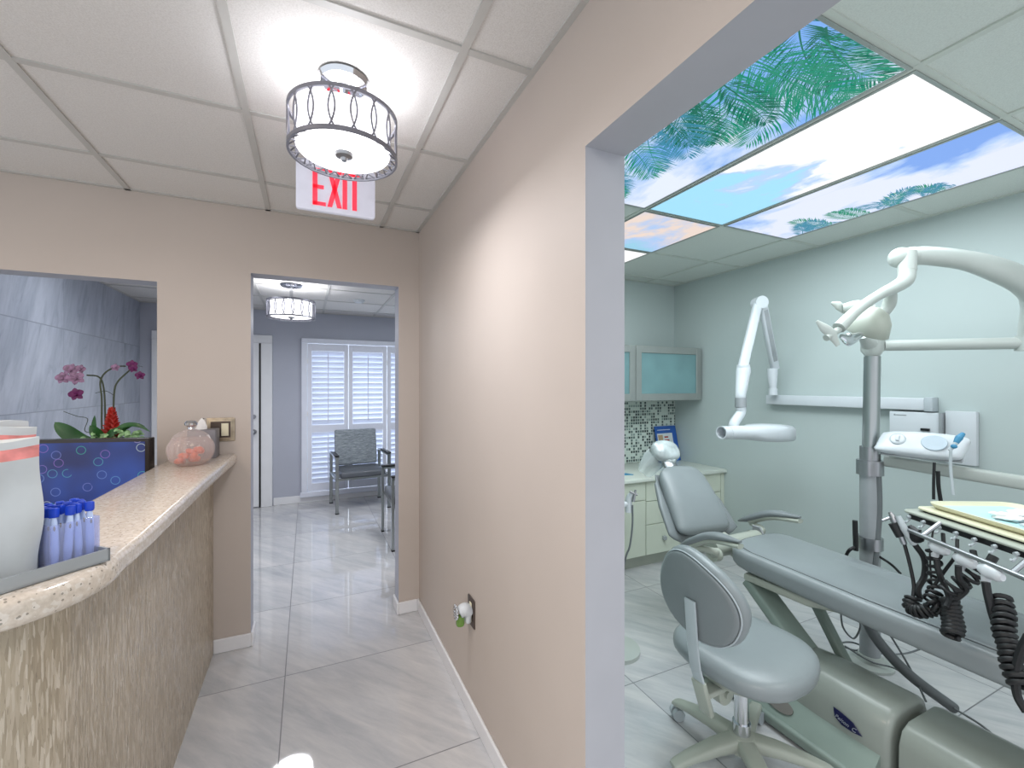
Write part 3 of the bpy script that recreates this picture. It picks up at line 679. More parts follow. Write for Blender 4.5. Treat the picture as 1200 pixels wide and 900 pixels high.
b = MB(); blade(b, [(-.96, Y0, 1.15), (-.975, Y0, 1.22), (-.972, Y0, 1.30)], .012); blade(b, [(-.94, Y0, 1.15), (-.96, Y0-.02, 1.2), (-.985, Y0-.02, 1.25)], .02); obj('orchid_leaf', b, 'leaf', t)
b = MB()
for pts, w in (([(-.92, Y0, 1.15), (-.88, Y0-.01, 1.22), (-.84, Y0-.01, 1.245), (-.79, Y0-.02, 1.24), (-.742, Y0-.02, 1.205)], .012), ([(-.91, Y0, 1.16), (-.87, Y0, 1.21), (-.82, Y0+.01, 1.245), (-.77, Y0, 1.235)], .010), ([(-.92, Y0, 1.15), (-.90, Y0-.04, 1.2), (-.86, Y0-.05, 1.24)], .016), ([(-.92, Y0, 1.16), (-.95, Y0-.04, 1.22), (-.97, Y0-.05, 1.25)], .015), ([(-.92, Y0, 1.15), (-.88, Y0-.03, 1.17), (-.83, Y0-.04, 1.17), (-.79, Y0-.04, 1.15)], .014)):
    blade(b, pts, w)
obj('bromeliad_leaf', b, 'leaf', t)
b = MB()
for k in range(14):
    z = 1.18+k*.011; r = .034*(1-k/15)+.006
    for j in range(5):
        a = j*2*PI/5+k*.7; blade(b, [(-.905, Y0, z-.01), (-.905+r*.7*math.cos(a), Y0+r*.7*math.sin(a), z+.004), (-.905+r*1.25*math.cos(a), Y0+r*1.25*math.sin(a), z+.014)], .007)
b.tube([(-.905, Y0, 1.15), (-.905, Y0, 1.34)], [.018, .006], 8, smooth=False); obj('bromeliad_flower', b, 'bred', t)
b = MB(); rr = random.Random(5)
for k in range(90):
    x = rr.uniform(-.99, -.80); y = Y0+rr.uniform(-.055, .03); z = 1.14+rr.uniform(0, .07); a = rr.uniform(0, 6.28); l = rr.uniform(.018, .035)
    blade(b, [(x, y, z), (x+l*.6*math.cos(a), y+l*.5*math.sin(a), z+l*.5), (x+l*1.2*math.cos(a), y+l*math.sin(a), z+l*.35)], .008)
obj('variegated_foliage', b, 'leafl', t)
stems = [[(-.94, Y0, 1.12), (-.945, Y0, 1.25), (-.945, Y0, 1.38), (-.95, Y0, 1.47), (-.925, Y0, 1.52), (-.88, Y0, 1.545), (-.85, Y0, 1.548)],
         [(-.935, Y0+.01, 1.12), (-.935, Y0+.01, 1.3), (-.94, Y0+.01, 1.43), (-.955, Y0, 1.49), (-1.0, Y0-.01, 1.50)],
         [(-.91, Y0, 1.14), (-.90, Y0, 1.3), (-.895, Y0, 1.42), (-.88, Y0, 1.47), (-.84, Y0, 1.52), (-.815, Y0, 1.55)]]
for s_ in stems:
    b = MB(); b.tube(s_, .0038, 7); obj('flower_stem', b, 'stem', t)
b = MB(); b.tube([(-1.09, Y0, 1.32), (-1.04, Y0, 1.295), (-1.0, Y0, 1.28), (-1.01, Y0, 1.22), (-.96, Y0, 1.21)], .0016, 5); b.tube([(-.84, Y0, 1.545), (-.80, Y0, 1.55), (-.78, Y0, 1.545)], .0012, 5); b.tube([(-.97, Y0, 1.41), (-.93, Y0, 1.42), (-.9, Y0, 1.40)], .0014, 5); obj('curly_twig', b, 'stem', t)
def flower(c, s, m, seed):
    b = MB(); rr = random.Random(seed); tw = rr.uniform(-.4, .4)
    for k in range(5):
        a = k*2*PI/5+PI/2+tw; w = .62 if k in (1, 4) else .42; d_ = Vector((math.cos(a), -.25, math.sin(a)))
        blade(b, [Vector(c), Vector(c)+d_*s*.6, Vector(c)+Vector((math.cos(a), -.05, math.sin(a)))*s*1.15], s*w, fold=.1)
    b.ell(Vector(c)+Vector((0, -.008, -.003)), (.005, .006, .006), n=8, m=6); obj('flower', b, m, t)
for c, s, m in (((-1.055, Y0-.02, 1.525), .028, 'pinkp'), ((-1.085, Y0-.02, 1.485), .026, 'pinkp'), ((-1.03, Y0-.03, 1.485), .03, 'pinkp'), ((-1.035, Y0-.02, 1.405), .028, 'magenta'), ((-1.02, Y0-.02, 1.53), .02, 'pinkp'),
                ((-.885, Y0-.02, 1.54), .017, 'pinkp'), ((-.818, Y0-.02, 1.555), .022, 'magenta'), ((-.81, Y0-.03, 1.535), .018, 'magenta'), ((-.785, Y0-.02, 1.50), .02, 'magenta')): flower(c, s, m, int(abs(c[0])*1000))
# ------------------------------------------------------------------ waiting chairs
def waiting_chair(label, loc, rz):
    t = thing('waiting_chair', label, 'chair', (0, 0, 0)); W = .29
    b = MB(); b.box((-.25, -.26, .39), (.25, .24, .46), .022, 4); obj('seat', b, 'cushion', t)
    mm = Matrix.Rotation(math.radians(-10), 4, 'X'); b = MB(); b.box((-.25, -.03, -.22), (.25, .03, .22), .022, 4)
    for v in b.v:
        q = mm @ v; v.x, v.y, v.z = q.x, q.y+.26, q.z+.68
    obj('backrest', b, 'fabric', t)
    for sx in (-1, 1):
        for (y, zt_) in ((-.27, .635), (.27, .62)):
            b = MB(); b.box((sx*W-.018, y-.012, 0), (sx*W+.018, y+.012, zt_), .003, 1); lg = obj('leg', b, 'steel', t)
            b = MB(); b.box((sx*W-.02, y-.014, 0), (sx*W+.02, y+.014, .012)); obj('foot', b, 'black', lg)
        b = MB(); b.box((sx*W-.018, -.28, .62), (sx*W+.018, .28, .64), .003, 1); b.box((sx*W-.012, -.26, .37), (sx*W+.012, .26, .395)); obj('arm_frame', b, 'steel', t)
        b = MB(); b.box((sx*W-.024, -.285, .64), (sx*W+.024, .1, .66), .008, 3); obj('arm_cap', b, 'black', t)
    b = MB(); b.box((-W, .255, .30), (W, .275, .33)); b.box((-W, -.25, .365), (W, -.23, .39)); b.box((-W, .2, .365), (W, .22, .39)); obj('crossbar', b, 'steel', t)
    t.location = loc; t.rotation_euler = (0, 0, rz); return t
waiting_chair('grey armchair with streaked fabric back in front of the white shutters', (.575, 5.62, 0), math.radians(4))
waiting_chair('grey armchair seen edge-on just beyond the right side of the doorway', (.95, 4.23, 0), math.radians(-90))
# ------------------------------------------------------------------ ceiling picture panels
def clip(poly, r):
    def cl(P, ax, lim, sg):
        out = []
        for i in range(len(P)):
            a = P[i-1]; c = P[i]; ia = sg*(a[ax]-lim) >= 0; ic = sg*(c[ax]-lim) >= 0
            if ia != ic:
                q = (lim-a[ax])/(c[ax]-a[ax]); out.append((a[0]+(c[0]-a[0])*q, a[1]+(c[1]-a[1])*q))
            if ic: out.append(c)
        return out
    for ax, lim, sg in ((0, r[0], 1), (0, r[2], -1), (1, r[1], 1), (1, r[3], -1)):
        if not poly: return poly
        poly = cl(poly, ax, lim, sg)
    return poly
def fronds(rect, specs, z):
    b = MB(); rr = random.Random(11); lvl = 0
    for (x, y, ang, ln, cv, mi, dens) in specs:
        b.m = mi; n = int(dens*1.6); px, py = x, y; a = math.radians(ang); st = ln/n; lvl += 1; zz = z-lvl*.00004
        for i in range(n):
            u = i/n; nx = px+math.cos(a)*st; ny = py+math.sin(a)*st; a += math.radians(cv)/n
            w = .0022*(1-u)+.0008; pol = [(px-math.sin(a)*w, py+math.cos(a)*w), (px+math.sin(a)*w, py-math.cos(a)*w), (nx+math.sin(a)*w, ny-math.cos(a)*w), (nx-math.sin(a)*w, ny+math.cos(a)*w)]
            polys = [pol]; ll = ln*.42*math.sin(PI*(.12+u*.85))**.8
            for sg in (-1, 1):
                la = a+sg*math.radians(52-22*u+rr.uniform(-7, 7)); l2 = ll*rr.uniform(.85, 1.1); wd = .0018+.0014*rr.random(); bx, by = px, py
                mx = bx+math.cos(la)*l2*.5; my = by+math.sin(la)*l2*.5; la2 = la+sg*-.12; ex = mx+math.cos(la2)*l2*.5; ey = my+math.sin(la2)*l2*.5; sn, cs = math.sin(la), math.cos(la)
                polys.append([(bx, by), (mx-sn*wd, my+cs*wd), (ex, ey), (mx+sn*wd, my-cs*wd)])
            for pl in polys:
                q = clip(pl, rect)
                if len(q) >= 3: b.add([(p[0], p[1], zz) for p in q], [tuple(range(len(q)))])
            px, py = nx, ny
    return b
def panel(label, rect, m, specs=None):
    x0, y0, x1, y1 = rect; t = thing('ceiling_light_panel', label, 'light panel', ((x0+x1)/2, (y0+y1)/2, CZ-.008), None)
    b = MB(); b.box((x0, y0, CZ-.006), (x1, y1, CZ-.001)); obj('diffuser', b, m, t, smooth=0)
    b = MB(); w = .012
    for a, c in (((x0-w, y0-w), (x0, y1+w)), ((x1, y0-w), (x1+w, y1+w)), ((x0, y0-w), (x1, y0)), ((x0, y1), (x1, y1+w))): b.box((a[0], a[1], CZ-.009), (c[0], c[1], CZ-.0005))
    obj('frame', b, 'alu', t, smooth=0)
    if specs: obj('palm_print', fronds((x0+.002, y0+.002, x1-.002, y1-.002), specs, CZ-.0065), ['palm', 'palm2', 'palm3'], t, smooth=0)
r1 = (1.125, .73, 1.695, 1.91); sp = []
rr = random.Random(21)
for k in range(8): sp.append((1.12+rr.uniform(-.02, .22), .70+k*.036+rr.uniform(-.03, .03), rr.uniform(-5, 60), rr.uniform(.38, .56), rr.uniform(-45, 30), rr.choice([0, 2, 0]), 34))
for k in range(4): sp.append((1.12+rr.uniform(0, .12), 1.02+k*.05, rr.uniform(5, 60), rr.uniform(.28, .38), rr.uniform(-30, 40), rr.choice([0, 2, 1]), 30))
sp += [(1.12, 1.22, 12, .42, 30, 1, 28), (1.15, 1.28, 50, .42, -20, 1, 28), (1.13, 1.42, 18, .40, 25, 0, 26), (1.14, 1.5, 60, .36, -25, 0, 26), (1.12, 1.62, 15, .36, 25, 1, 24), (1.2, 1.60, 45, .34, -15, 1, 24), (1.12, 1.75, 25, .38, -20, 0, 24), (1.2, 1.8, 10, .3, 10, 1, 22), (1.3, 1.70, 40, .26, 0, 0, 22)]
panel('lit ceiling panel printed with blue sky and dense palm fronds, nearest the doorway', r1, 'sky1', sp)
panel('brightest lit ceiling panel, mostly white cloud, in the middle of the three long panels', (1.735, .73, 2.305, 1.91), 'sky2')
sp = []
for k in range(13): sp.append((2.93+rr.uniform(-.03, .02), 1.05+k*.064, rr.uniform(120, 225), rr.uniform(.14, .24)*(1 if k < 5 else 1.25), rr.uniform(-40, 40), rr.choice([0, 1, 1]), 24))
panel('lit ceiling panel printed with lavender sky and low palms, nearest the teal wall', (2.345, .73, 2.915, 1.91), 'sky3', sp)
panel('small square lit panel with peach cloud behind the brightest panel', (1.735, 1.95, 2.305, 2.52), 'sky4')
panel('small square pale lit panel furthest back in the treatment room ceiling', (1.735, 2.56, 2.305, 3.13), 'sky5')
# ------------------------------------------------------------------ cabinets
YB = 3.2995
t = thing('wall_cabinet', 'wall cabinet with aluminium framed frosted teal glass doors', 'cabinet', (2.6, YB, 1.315))
b = MB(); b.box((1.75, 2.97, 1.315), (3.292, YB, 1.793)); obj('carcass', b, 'alu', t, smooth=0)
for x0, x1 in ((2.53, 3.29), (1.76, 2.523)):
    b = MB(); z0, z1 = 1.318, 1.79; w = .06
    b.box((x0, 2.948, z0), (x0+w, 2.968, z1), .002, 1); b.box((x1-w, 2.948, z0), (x1, 2.968, z1), .002, 1); b.box((x0+w, 2.948, z0), (x1-w, 2.968, z0+w), .002, 1); b.box((x0+w, 2.948, z1-w), (x1-w, 2.968, z1), .002, 1)
    dd = obj('door', b, 'alu', t); b = MB(); b.box((x0+w-.002, 2.957, z0+w-.002), (x1-w+.002, 2.963, z1-w+.002)); obj('pane', b, 'glassf', dd)
t = thing('base_cabinet', 'cream base cabinets with doors and drawers along the treatment room back wall', 'cabinet', (2.5, 3.0, 0))
b = MB(); b.box((1.0, 2.735, .10), (3.292, YB-.001, .69)); b.box((3.27, 2.72, .0), (3.309, YB-.001, .69)); obj('carcass', b, 'cabinet', t, smooth=0)
b = MB(); b.box((1.0, 2.78, 0), (3.27, 3.25, .10)); obj('toe_kick', b, 'bone', t, smooth=0)
def front(nm, x0, x1, z0, z1, kx=None, kz=None):
    b = MB(); b.box((x0, 2.716, z0), (x1, 2.735, z1), .003, 1); f = obj(nm, b, 'cabinet', t)
    if kx: b = MB(); b.box((kx-.015, 2.69, kz-.015), (kx+.015, 2.716, kz+.015), .003, 1); obj('knob', b, 'dsteel', f)
front('drawer', 1.72, 2.426, .545, .685, 2.1, .62); front('door', 1.72, 2.07, .105, .54, 2.02, .48); front('door', 2.075, 2.426, .105, .54, 2.13, .48)
for z0, z1 in ((.53, .685), (.345, .525), (.105, .34)): front('drawer', 2.431, 2.79, z0, z1, 2.61, (z0+z1)/2)
for z0, z1 in ((.53, .685), (.345, .525), (.105, .34)): front('drawer', 2.795, 3.262, z0, z1, 3.03, (z0+z1)/2)
front('door', 1.01, 1.715, .105, .685, 1.65, .6)
b = MB(); b.box((1.0, 2.69, .692), (3.309, YB-.001, .722), .006, 2); tag(obj('worktop', b, 'ctop_d'), 'long pale worktop over the cream base cabinets', 'worktop')
b = MB(); b.box((1.0, 3.288, .723), (3.309, YB, 1.314)); tag(obj('backsplash', b, 'bsplash', smooth=0), 'small square glass mosaic backsplash under the frosted wall cabinet', 'backsplash')
# brochure
c0 = Vector((3.02, 3.19, .723)); ex = Vector((.97, .05, 0)).normalized(); ey = Vector((0, .22, .975)).normalized(); ez = ex.cross(ey)
t = thing('brochure_stand', 'blue picture brochure leaning on the backsplash behind the headrest', 'brochure', c0)
mt = frame(ex, ey, ez, c0)
b = MB(); b.box((0, 0, -.006), (.28, .34, 0)); 
for v in b.v: pass
b.v = [mt @ v for v in b.v]; obj('cover', b, 'bk_blue', t, smooth=0)
def patch(nm, x0, y0, x1, y1, m, z=.001):
    b = MB(); b.xf = mt; b.box((x0, y0, 0), (x1, y1, z)); obj(nm, b, m, t, smooth=0)
patch('picture', .02, .11, .22, .27, 'bk_lt'); patch('picture', .11, .225, .16, .24, 'bk_red', .002); patch('picture', .11, .19, .17, .21, 'bk_red', .002); patch('picture', .12, .155, .165, .175, 'bk_red', .002); patch('picture', .03, .2, .09, .255, 'bk_tan', .002); patch('picture', .15, .04, .22, .09, 'bk_tan', .002); patch('lower_band', .01, .005, .25, .10, 'bk_sky', .0008); patch('title_line', .03, .3, .2, .306, 'bk_lt', .002)
# dark folder on worktop
b = MB(); b.add([(2.0, 2.95, .723), (2.40, 2.83, .723), (2.28, 3.0, .735), (2.1, 3.06, .765), (2.0, 2.95, .729), (2.40, 2.83, .728), (2.28, 3.0, .741), (2.1, 3.06, .771)], [(0, 1, 2, 3), (7, 6, 5, 4), (0, 4, 5, 1), (1, 5, 6, 2), (2, 6, 7, 3), (3, 7, 4, 0)])
tag(obj('folder', b, 'tealp', smooth=0), 'dark blue folded paper lying on the worktop by the door jamb', 'folder')
# ------------------------------------------------------------------ wall rail with x-ray arm
t = thing('wall_rail', 'long white horizontal equipment rail on the treatment room wall', 'rail', (3.31, 1.8, 1.30))
b = MB(); b.box((3.245, 1.315, 1.303), (3.309, 2.29, 1.375), .006, 2); obj('rail_body', b, 'white', t)
b = MB(); b.box((3.24, 1.275, 1.298), (3.309, 1.315, 1.38), .004, 2); obj('end_cap', b, 'lgrey', t)
t = thing('xray_unit', 'white folding dental x-ray arm with tube head hanging from the wall rail', 'x-ray unit', (3.22, 2.2, 1.376))
pA = Vector((3.21, 2.205, 1.376)); pB = Vector((3.203, 2.206, 1.577)); pC = Vector((2.975, 2.147, 2.047)); pD = Vector((2.689, 2.059, 1.54)); pE = Vector((2.638, 2.039, 1.344)); pF = Vector((2.588, 2.051, 1.173))
b = MB(); b.cyl(pA, pA+Vector((0, 0, .05)), .03); b.tube([pA+Vector((0, 0, .05)), pB-Vector((0, 0, .05)), pB], [.024, .036, .036], 16, smooth=False); obj('wall_post', b, 'white', t)
def bar(b, p, q, w, h, side):
    d = (q-p).normalized(); s = Vector(side); s = (s-d*s.dot(d)).normalized(); u = d.cross(s); L = (q-p).length
    b.prism(rrect(-w/2, -h/2, w/2, h/2, min(w, h)*.3, 3), 0, L, .004, 2, mat=frame(s, u, d, p))
vd = Vector((.42, .9, 0)); off = Vector((.9, -.42, 0))*.035
b = MB(); bar(b, pB+off*.6, pC+off*.6, .05, .055, vd); arm = obj('rear_arm', b, 'white', t)
b = MB(); dv = (pC-pB).normalized(); bar(b, pB+off*.6+dv*.06-Vector((.42, .9, 0))*.027, pC+off*.6-dv*.06-Vector((.42, .9, 0))*.027, .004, .03, vd); obj('grey_insert', b, 'dsteel', arm)
b = MB(); bar(b, pC-off*.3, pD-off*.3, .05, .06, vd); obj('front_arm', b, 'white', t)
b = MB(); b.tube([pC-vd*.04, pC+vd*.04], .045, 20, smooth=False); obj('elbow_cap', b, 'white', t)
b = MB(); b.tube([pD+Vector((0, 0, .05)), pD, pE+Vector((0, 0, .05)), pE+Vector((0, 0, .02))], [.04, .046, .034, .03], 18); obj('knuckle', b, 'white', t)
b = MB(); b.cyl(pE+Vector((0, 0, .022)), pE-Vector((0, 0, .04)), .036); obj('grey_collar', b, 'dsteel', t)
b = MB(); b.tube([pE-Vector((0, 0, .04)), pE-Vector((0, 0, .08)), pF+Vector((-.0, 0, .02)), pF-Vector((.0, 0, .03))], [.033, .03, .032, .036], 16); obj('yoke', b, 'white', t)
hc = Vector((2.741, 2.002, 1.131)); h0 = Vector((2.975, 1.982, 1.123)); h1 = Vector((2.456, 1.991, 1.145)); dx = (h0-h1).normalized(); sd = Vector((-dx.y, dx.x, 0))
b = MB(); rings = []
L = (h0-h1).length
for u, w_, hh in ((0, .042, .042), (.18, .045, .045), (.35, .06, .048), (.5, .095, .056), (.75, .11, .06), (.985, .108, .058), (1.0, .10, .052)):
    ring = []
    for k in range(20):
        a = 2*PI*k/20; ca, sa = math.cos(a), math.sin(a); pp = .55 if u > .4 else 1
        ring.append(h1+dx*(L*u)+sd*(w_*math.copysign(abs(ca)**pp, ca))+Z*(hh*math.copysign(abs(sa)**pp, sa)))
    rings.append(ring)
b.loft(rings); obj('tube_head', b, 'white', t, smooth=50)
b = MB(); d_ = -dx; q = h1-d_*.01; mt = frame(sd, Vector((0, 0, 1)), d_, q); b.lathe([(.038, 0), (.042, .02), (.042, .07), (.036, .07), (.034, .01), (0, .01)], (0, 0, 0), n=28)
b.v = [mt @ v for v in b.v]; obj('cone', b, 'white', t)
# control boxes
t = thing('xray_control_box', 'white wall box with grey edge strip beneath the rail end', 'control box', (3.31, 1.36, 1.05))
b = MB(); b.box((3.25, 1.247, 1.04), (3.309, 1.485, 1.292), .004, 2); obj('housing', b, 'white', t)
b = MB(); b.box((3.243, 1.235, 1.04), (3.309, 1.249, 1.294)); obj('edge_strip', b, 'dsteel', t)
b = MB(); b.box((3.248, 1.462, 1.268), (3.25, 1.454, 1.276)); b.box((3.248, 1.45, 1.269), (3.25, 1.40, 1.273)); obj('logo', b, 'dsteel', t, smooth=0)
b = MB(); b.box((3.24, 1.33, 1.185), (3.25, 1.29, 1.20)); obj('switch', b, 'black', t)
b = MB(); b.box((3.27, 1.104, 1.012), (3.309, 1.232, 1.305), .004, 2); tag(obj('wall_panel', b, 'white'), 'plain white square wall panel right of the control box', 'wall panel')
# ------------------------------------------------------------------ dental chair
CX = 2.16
t = thing('dental_chair', 'reclined grey vinyl dental chair with plastic wrapped headrest', 'dental chair', (2.05, 1.1, 0))
# seat : profile swept along Y
out = []
for k in range(13): a = math.radians(180-180*k/12); out.append((2.2+.235*math.copysign(abs(math.cos(a))**.6, math.cos(a)), 1.50+.13*abs(math.sin(a))**.7))
out = out + [(2.435, 1.0), (2.44, .4), (2.41, .0)]
for k in range(9): a = math.radians(-180*k/8); out.append((2.2+.21*math.copysign(abs(math.cos(a))**.6, math.cos(a)), -.12-.1*abs(math.sin(a))))
out += [(1.99, .0), (1.96, .4), (1.965, 1.0)]
def wp(c):
    y = c.y; z = c.z + (.03*max(0, (y-1.2)/.4)**2 if y > 1.2 else 0) - .02*max(0, (.6-y)); return (c.x, y, z)
b = MB(); b.prism(out, .503, .602, .035, 6, warp=wp); obj('seat', b, 'vinyl', t, smooth=60)
o2 = [(2.2+(x-2.2)*.84, .72+(y-.72)*.975) for x, y in out]
b = MB(); b.prism(o2, .5985, .6065, .004, 3, warp=wp); obj('seat_cushion', b, 'vinyl', t, smooth=60)
b = MB(); pth = [Vector(wp(Vector((2.2+(x-2.2)*.85, .72+(y-.72)*.977, .6025)))) for x, y in out]; b.tube(pth, .0022, 5, smooth=False, closed=True); obj('seam', b, 'vinyl_d', t)
b = MB(); b.prism([(1.99, 1.52), (2.38, 1.54), (2.38, .25), (2.10, .25), (2.08, 1.1), (2.0, 1.22)], .47, .508, .010, 3); obj('seat_pan', b, 'bone', t)
# backrest
bb0 = Vector((2.09, 1.85, .585)); tp = Vector((2.11, 2.10, .93)); ax = (tp-bb0); Lb = ax.length; ax.normalize(); sx = Vector((1, 0, 0)); sx = (sx-ax*sx.dot(ax)).normalized(); nz = sx.cross(ax)
if nz.y > 0: nz = -nz
def backpart(w_fn, d0, d1, th, n=14, curv=0.0, p=.5, l0=0, l1=1):
    rings = []
    for i in range(n+1):
        u = i/n; ph = PI*u; e = math.sin(ph)**.35 if 0 < u < 1 else 0.02
        w = w_fn(u); l = l0+(l1-l0)*u; ring = []
        for k in range(28):
            a = 2*PI*k/28; ca, sa = math.cos(a), math.sin(a); X_ = w*math.copysign(abs(ca)**p, ca); D_ = d0+(th*e)*math.copysign(abs(sa)**.8, sa)+curv*(X_/.2)**2
            ring.append(bb0+ax*(Lb*l)+sx*X_+nz*D_)
        rings.append(ring)
    bb_ = MB(); bb_.loft(rings); return bb_
wf = lambda u: .20*(1-.22*u**2)*(1 if u < .85 else math.sqrt(max(.0, 1-((u-.85)/.16)**2))*.85+.12)*(1 if u > .06 else .7+5*u)
obj('backrest', backpart(wf, .02, 0, .05, 22), 'vinyl', t, smooth=70)
wf2 = lambda u: (.27-.05*u if u < .5 else .245-.075*(u-.5)*2)*(1 if u < .9 else .9)*(1 if u > .08 else .6+5*u)
obj('back_shell', backpart(wf2, -.05, 0, .035, 20, .035, .7, -.06, .93), 'vinyl_s', t, smooth=70)
hc = Vector((2.12, 2.19, 1.02)); mt = frame(sx, ax, nz, (0, 0, 0))
b = MB(); b.tube([tp-nz*.02-ax*.05, hc-nz*.02], .03, 10, smooth=False, sx=1.6); obj('headrest_post', b, 'nickel', t)
b = MB(); b.ell(hc, (.105, .075, .045), mt.to_3x3().to_4x4(), p=.8, n=28, m=16); hr = obj('headrest', b, 'filmw', t, smooth=80)
rr = random.Random(4)
b = MB(); rings = []
for j in range(10):
    v = j/9; ring = []; cc = hc+Vector((-.11, .03, -.01))*v*1.0+Vector((0, 0, -.10))*v**1.5
    for k in range(24):
        a = 2*PI*k/24; q = (.088-.03*v+.008*math.sin(5*a+v*3)); ring.append(cc+sx*(q*math.cos(a)*1.15)+ax*(q*math.sin(a)*.8)+nz*(.012*math.sin(4*a)-.02))
    rings.append(ring)
b.loft(rings, cap=False); obj('plastic_cover', b, 'film', hr, smooth=80)
b = MB(); b.tube([hc-ax*.05-sx*.05, hc-ax*.09+nz*.01, hc-ax*.05+sx*.06], .018, 10, sx=.6); obj('plastic_tie', b, 'filmw', hr)
# armrests
def arm_(pts, rr_, side, hub):
    b = MB(); b.tube(pts, rr_, 12, sx=1.7, up=(0, 0, 1)); a = obj('armrest', b, 'vinyl_s', t, smooth=60)
    b = MB(); b.tube([Vector(p)-Vector((0, 0, .022)) for p in pts[1:]]+[], [.014, .016, .012], 10, sx=1.9, up=(0, 0, 1)); obj('arm_shell', b, 'bone', a, smooth=60)
    b = MB(); b.tube([hub, Vector(hub)*.5+Vector(pts[2])*.5+Vector((0, 0, -.03)), Vector(pts[1])-Vector((0, 0, .03))], [.022, .018, .014], 12); b.tube([Vector(hub)-sx*.02, Vector(hub)+sx*.02], .034, 20, smooth=False); obj('arm_support', b, 'bone', a)
arm_([(1.86, 1.811, 0.565), (1.86, 1.723, 0.621), (1.86, 1.597, 0.687), (1.86, 1.438, 0.708)], [.007, .02, .023, .021, .006], -1, (1.95, 1.659, 0.556))
arm_([(2.45, 1.906, 0.603), (2.45, 1.824, 0.642), (2.45, 1.688, 0.704), (2.45, 1.526, 0.727)], [.007, .02, .023, .021, .006], 1, (2.4, 1.775, 0.555))
b = MB(); b.tube([(1.99, 1.72, .56), (2.36, 1.72, .56)], .05, 24, smooth=False); b.tube([(2.17, 1.80, .56), (2.17, 1.70, .53), (2.17, 1.5, .49)], [.05, .05, .05], 14, sx=.6); obj('back_hinge', b, 'bone', t)
b = MB(); b.prism([(0, 0), (.12, 0), (.05, .12), (0, .12)], 0, .012, .003, 1, mat=frame((0, -1, 0), (0, 0, 1), (1, 0, 0), (2.40, 1.78, .5))); obj('side_bracket', b, 'dsteel', t)
# base
def ysec(prof, x0, x1, bev, m, name, seg=4):  # outline in (y,z) extruded along x
    b = MB(); b.prism(prof, 0, x1-x0, bev, seg, mat=frame((0, 1, 0), (0, 0, 1), (1, 0, 0), (x0, 0, 0))); return obj(name, b, m, t, smooth=50)
b = MB()
b.loft([[Vector((x, y, z)) for (x, z) in ((1.865, .06), (1.87, .2), (1.90, .262), (1.95, .278), (2.08, .278), (2.12, .262), (2.15, .2), (2.15, .06))] for y in (.865, 1.18)])
rg = lambda y, s, dz=0: [Vector((2.01+(x-2.01)*s, y, .06+(z-.06)*s+dz)) for (x, z) in ((1.865, .06), (1.87, .2), (1.90, .262), (1.95, .278), (2.08, .278), (2.12, .262), (2.15, .2), (2.15, .06))]
b = MB(); b.loft([rg(.852, .90), rg(.858, .97), rg(.875, 1), rg(1.10, 1), rg(1.22, .97), rg(1.34, .86), rg(1.46, .66), rg(1.56, .42)]); obj('pump_housing', b, 'shell', t, smooth=50)
rg2 = lambda y, s: [Vector((2.02+(x-2.02)*s, y, .012+(z-.012)*s)) for (x, z) in ((1.86, .012), (1.865, .2), (1.885, .243), (1.93, .262), (2.11, .262), (2.155, .243), (2.18, .2), (2.18, .012))]
b = MB(); b.loft([rg2(.825, .985), rg2(.815, 1), rg2(.3, 1), rg2(.1, .98)]); obj('junction_box', b, 'shell', t, smooth=50)
b = MB(); b.prism([(1.775, .90), (1.80, .86), (2.3, .86), (2.33, .9), (2.33, 1.62), (2.28, 1.70), (1.83, 1.70), (1.775, 1.62)], .008, .05, .012, 3); obj('base_plate', b, 'plate', t)
b = MB()
rings = [[Vector((x, y, z)) for (y) in (yy,) for (x, z) in ((1.79, .045), (1.87, .12), (1.90, .12), (1.90, .045))] for yy in (.88, 1.66)]
b.loft(rings); obj('foot_shroud', b, 'plate', t, smooth=30)
for (yc, rl) in ((1.38, .055), (1.22, .05)):
    nrm = Vector((-.07, 0, .08)).normalized(); c_ = Vector((1.83, yc, .085))+nrm*.001; u_ = Vector((0, -1, 0)); v_ = nrm.cross(u_)
    b = MB(); b.prism([(rl*math.cos(2*PI*k/20)*(1.0 if math.cos(2*PI*k/20) > 0 else 1.35), .026*math.sin(2*PI*k/20)) for k in range(20)], 0, .003, mat=frame(u_, v_, u_.cross(v_), c_)); obj('foot_switch', b, 'shell_d', t)
b = MB(); bar(b, Vector((2.06, 1.52, .46)), Vector((2.03, 1.22, .235)), .13, .05, (1, 0, 0)); obj('lift_arm', b, 'plate', t)
b = MB(); bar(b, Vector((2.28, 1.40, .46)), Vector((2.22, 1.1, .06)), .05, .04, (1, 0, 0)); obj('lift_arm', b, 'plate', t)
# badge
bc = Vector((1.8655, .985, .165)); mt = frame((0, -1, 0), (.03, 0, 1), (-1, 0, 0), bc)
b = MB(); b.prism([(-.05, .028), (-.02, .024), (.02, .012), (.05, -.018), (.02, -.024), (-.02, -.022), (-.045, -.006)], 0, .003, .001, 1, mat=mt); bd = obj('badge', b, 'navy', t)
def text(body, size, mt, name, m, parent, shear=.25):
    cu = bpy.data.curves.new('tx', 'FONT'); cu.body = body; cu.size = size; cu.extrude = .0006; cu.shear = shear; ob = bpy.data.objects.new('tx', cu); COL.objects.link(ob)
    dg = bpy.context.evaluated_depsgraph_get(); me = ob.evaluated_get(dg).to_mesh(); b = MB(); b.xf = mt; b.add([v.co.copy() for v in me.vertices], [tuple(p.vertices) for p in me.polygons]); ob.evaluated_get(dg).to_mesh_clear()
    bpy.data.objects.remove(ob); return obj(name, b, m, parent, smooth=0)
text('Pelton', .019, mt @ Matrix.Translation((-.044, -.004, .0036)) @ Matrix.Rotation(math.radians(-12), 4, 'Z'), 'lettering', 'silver', bd)
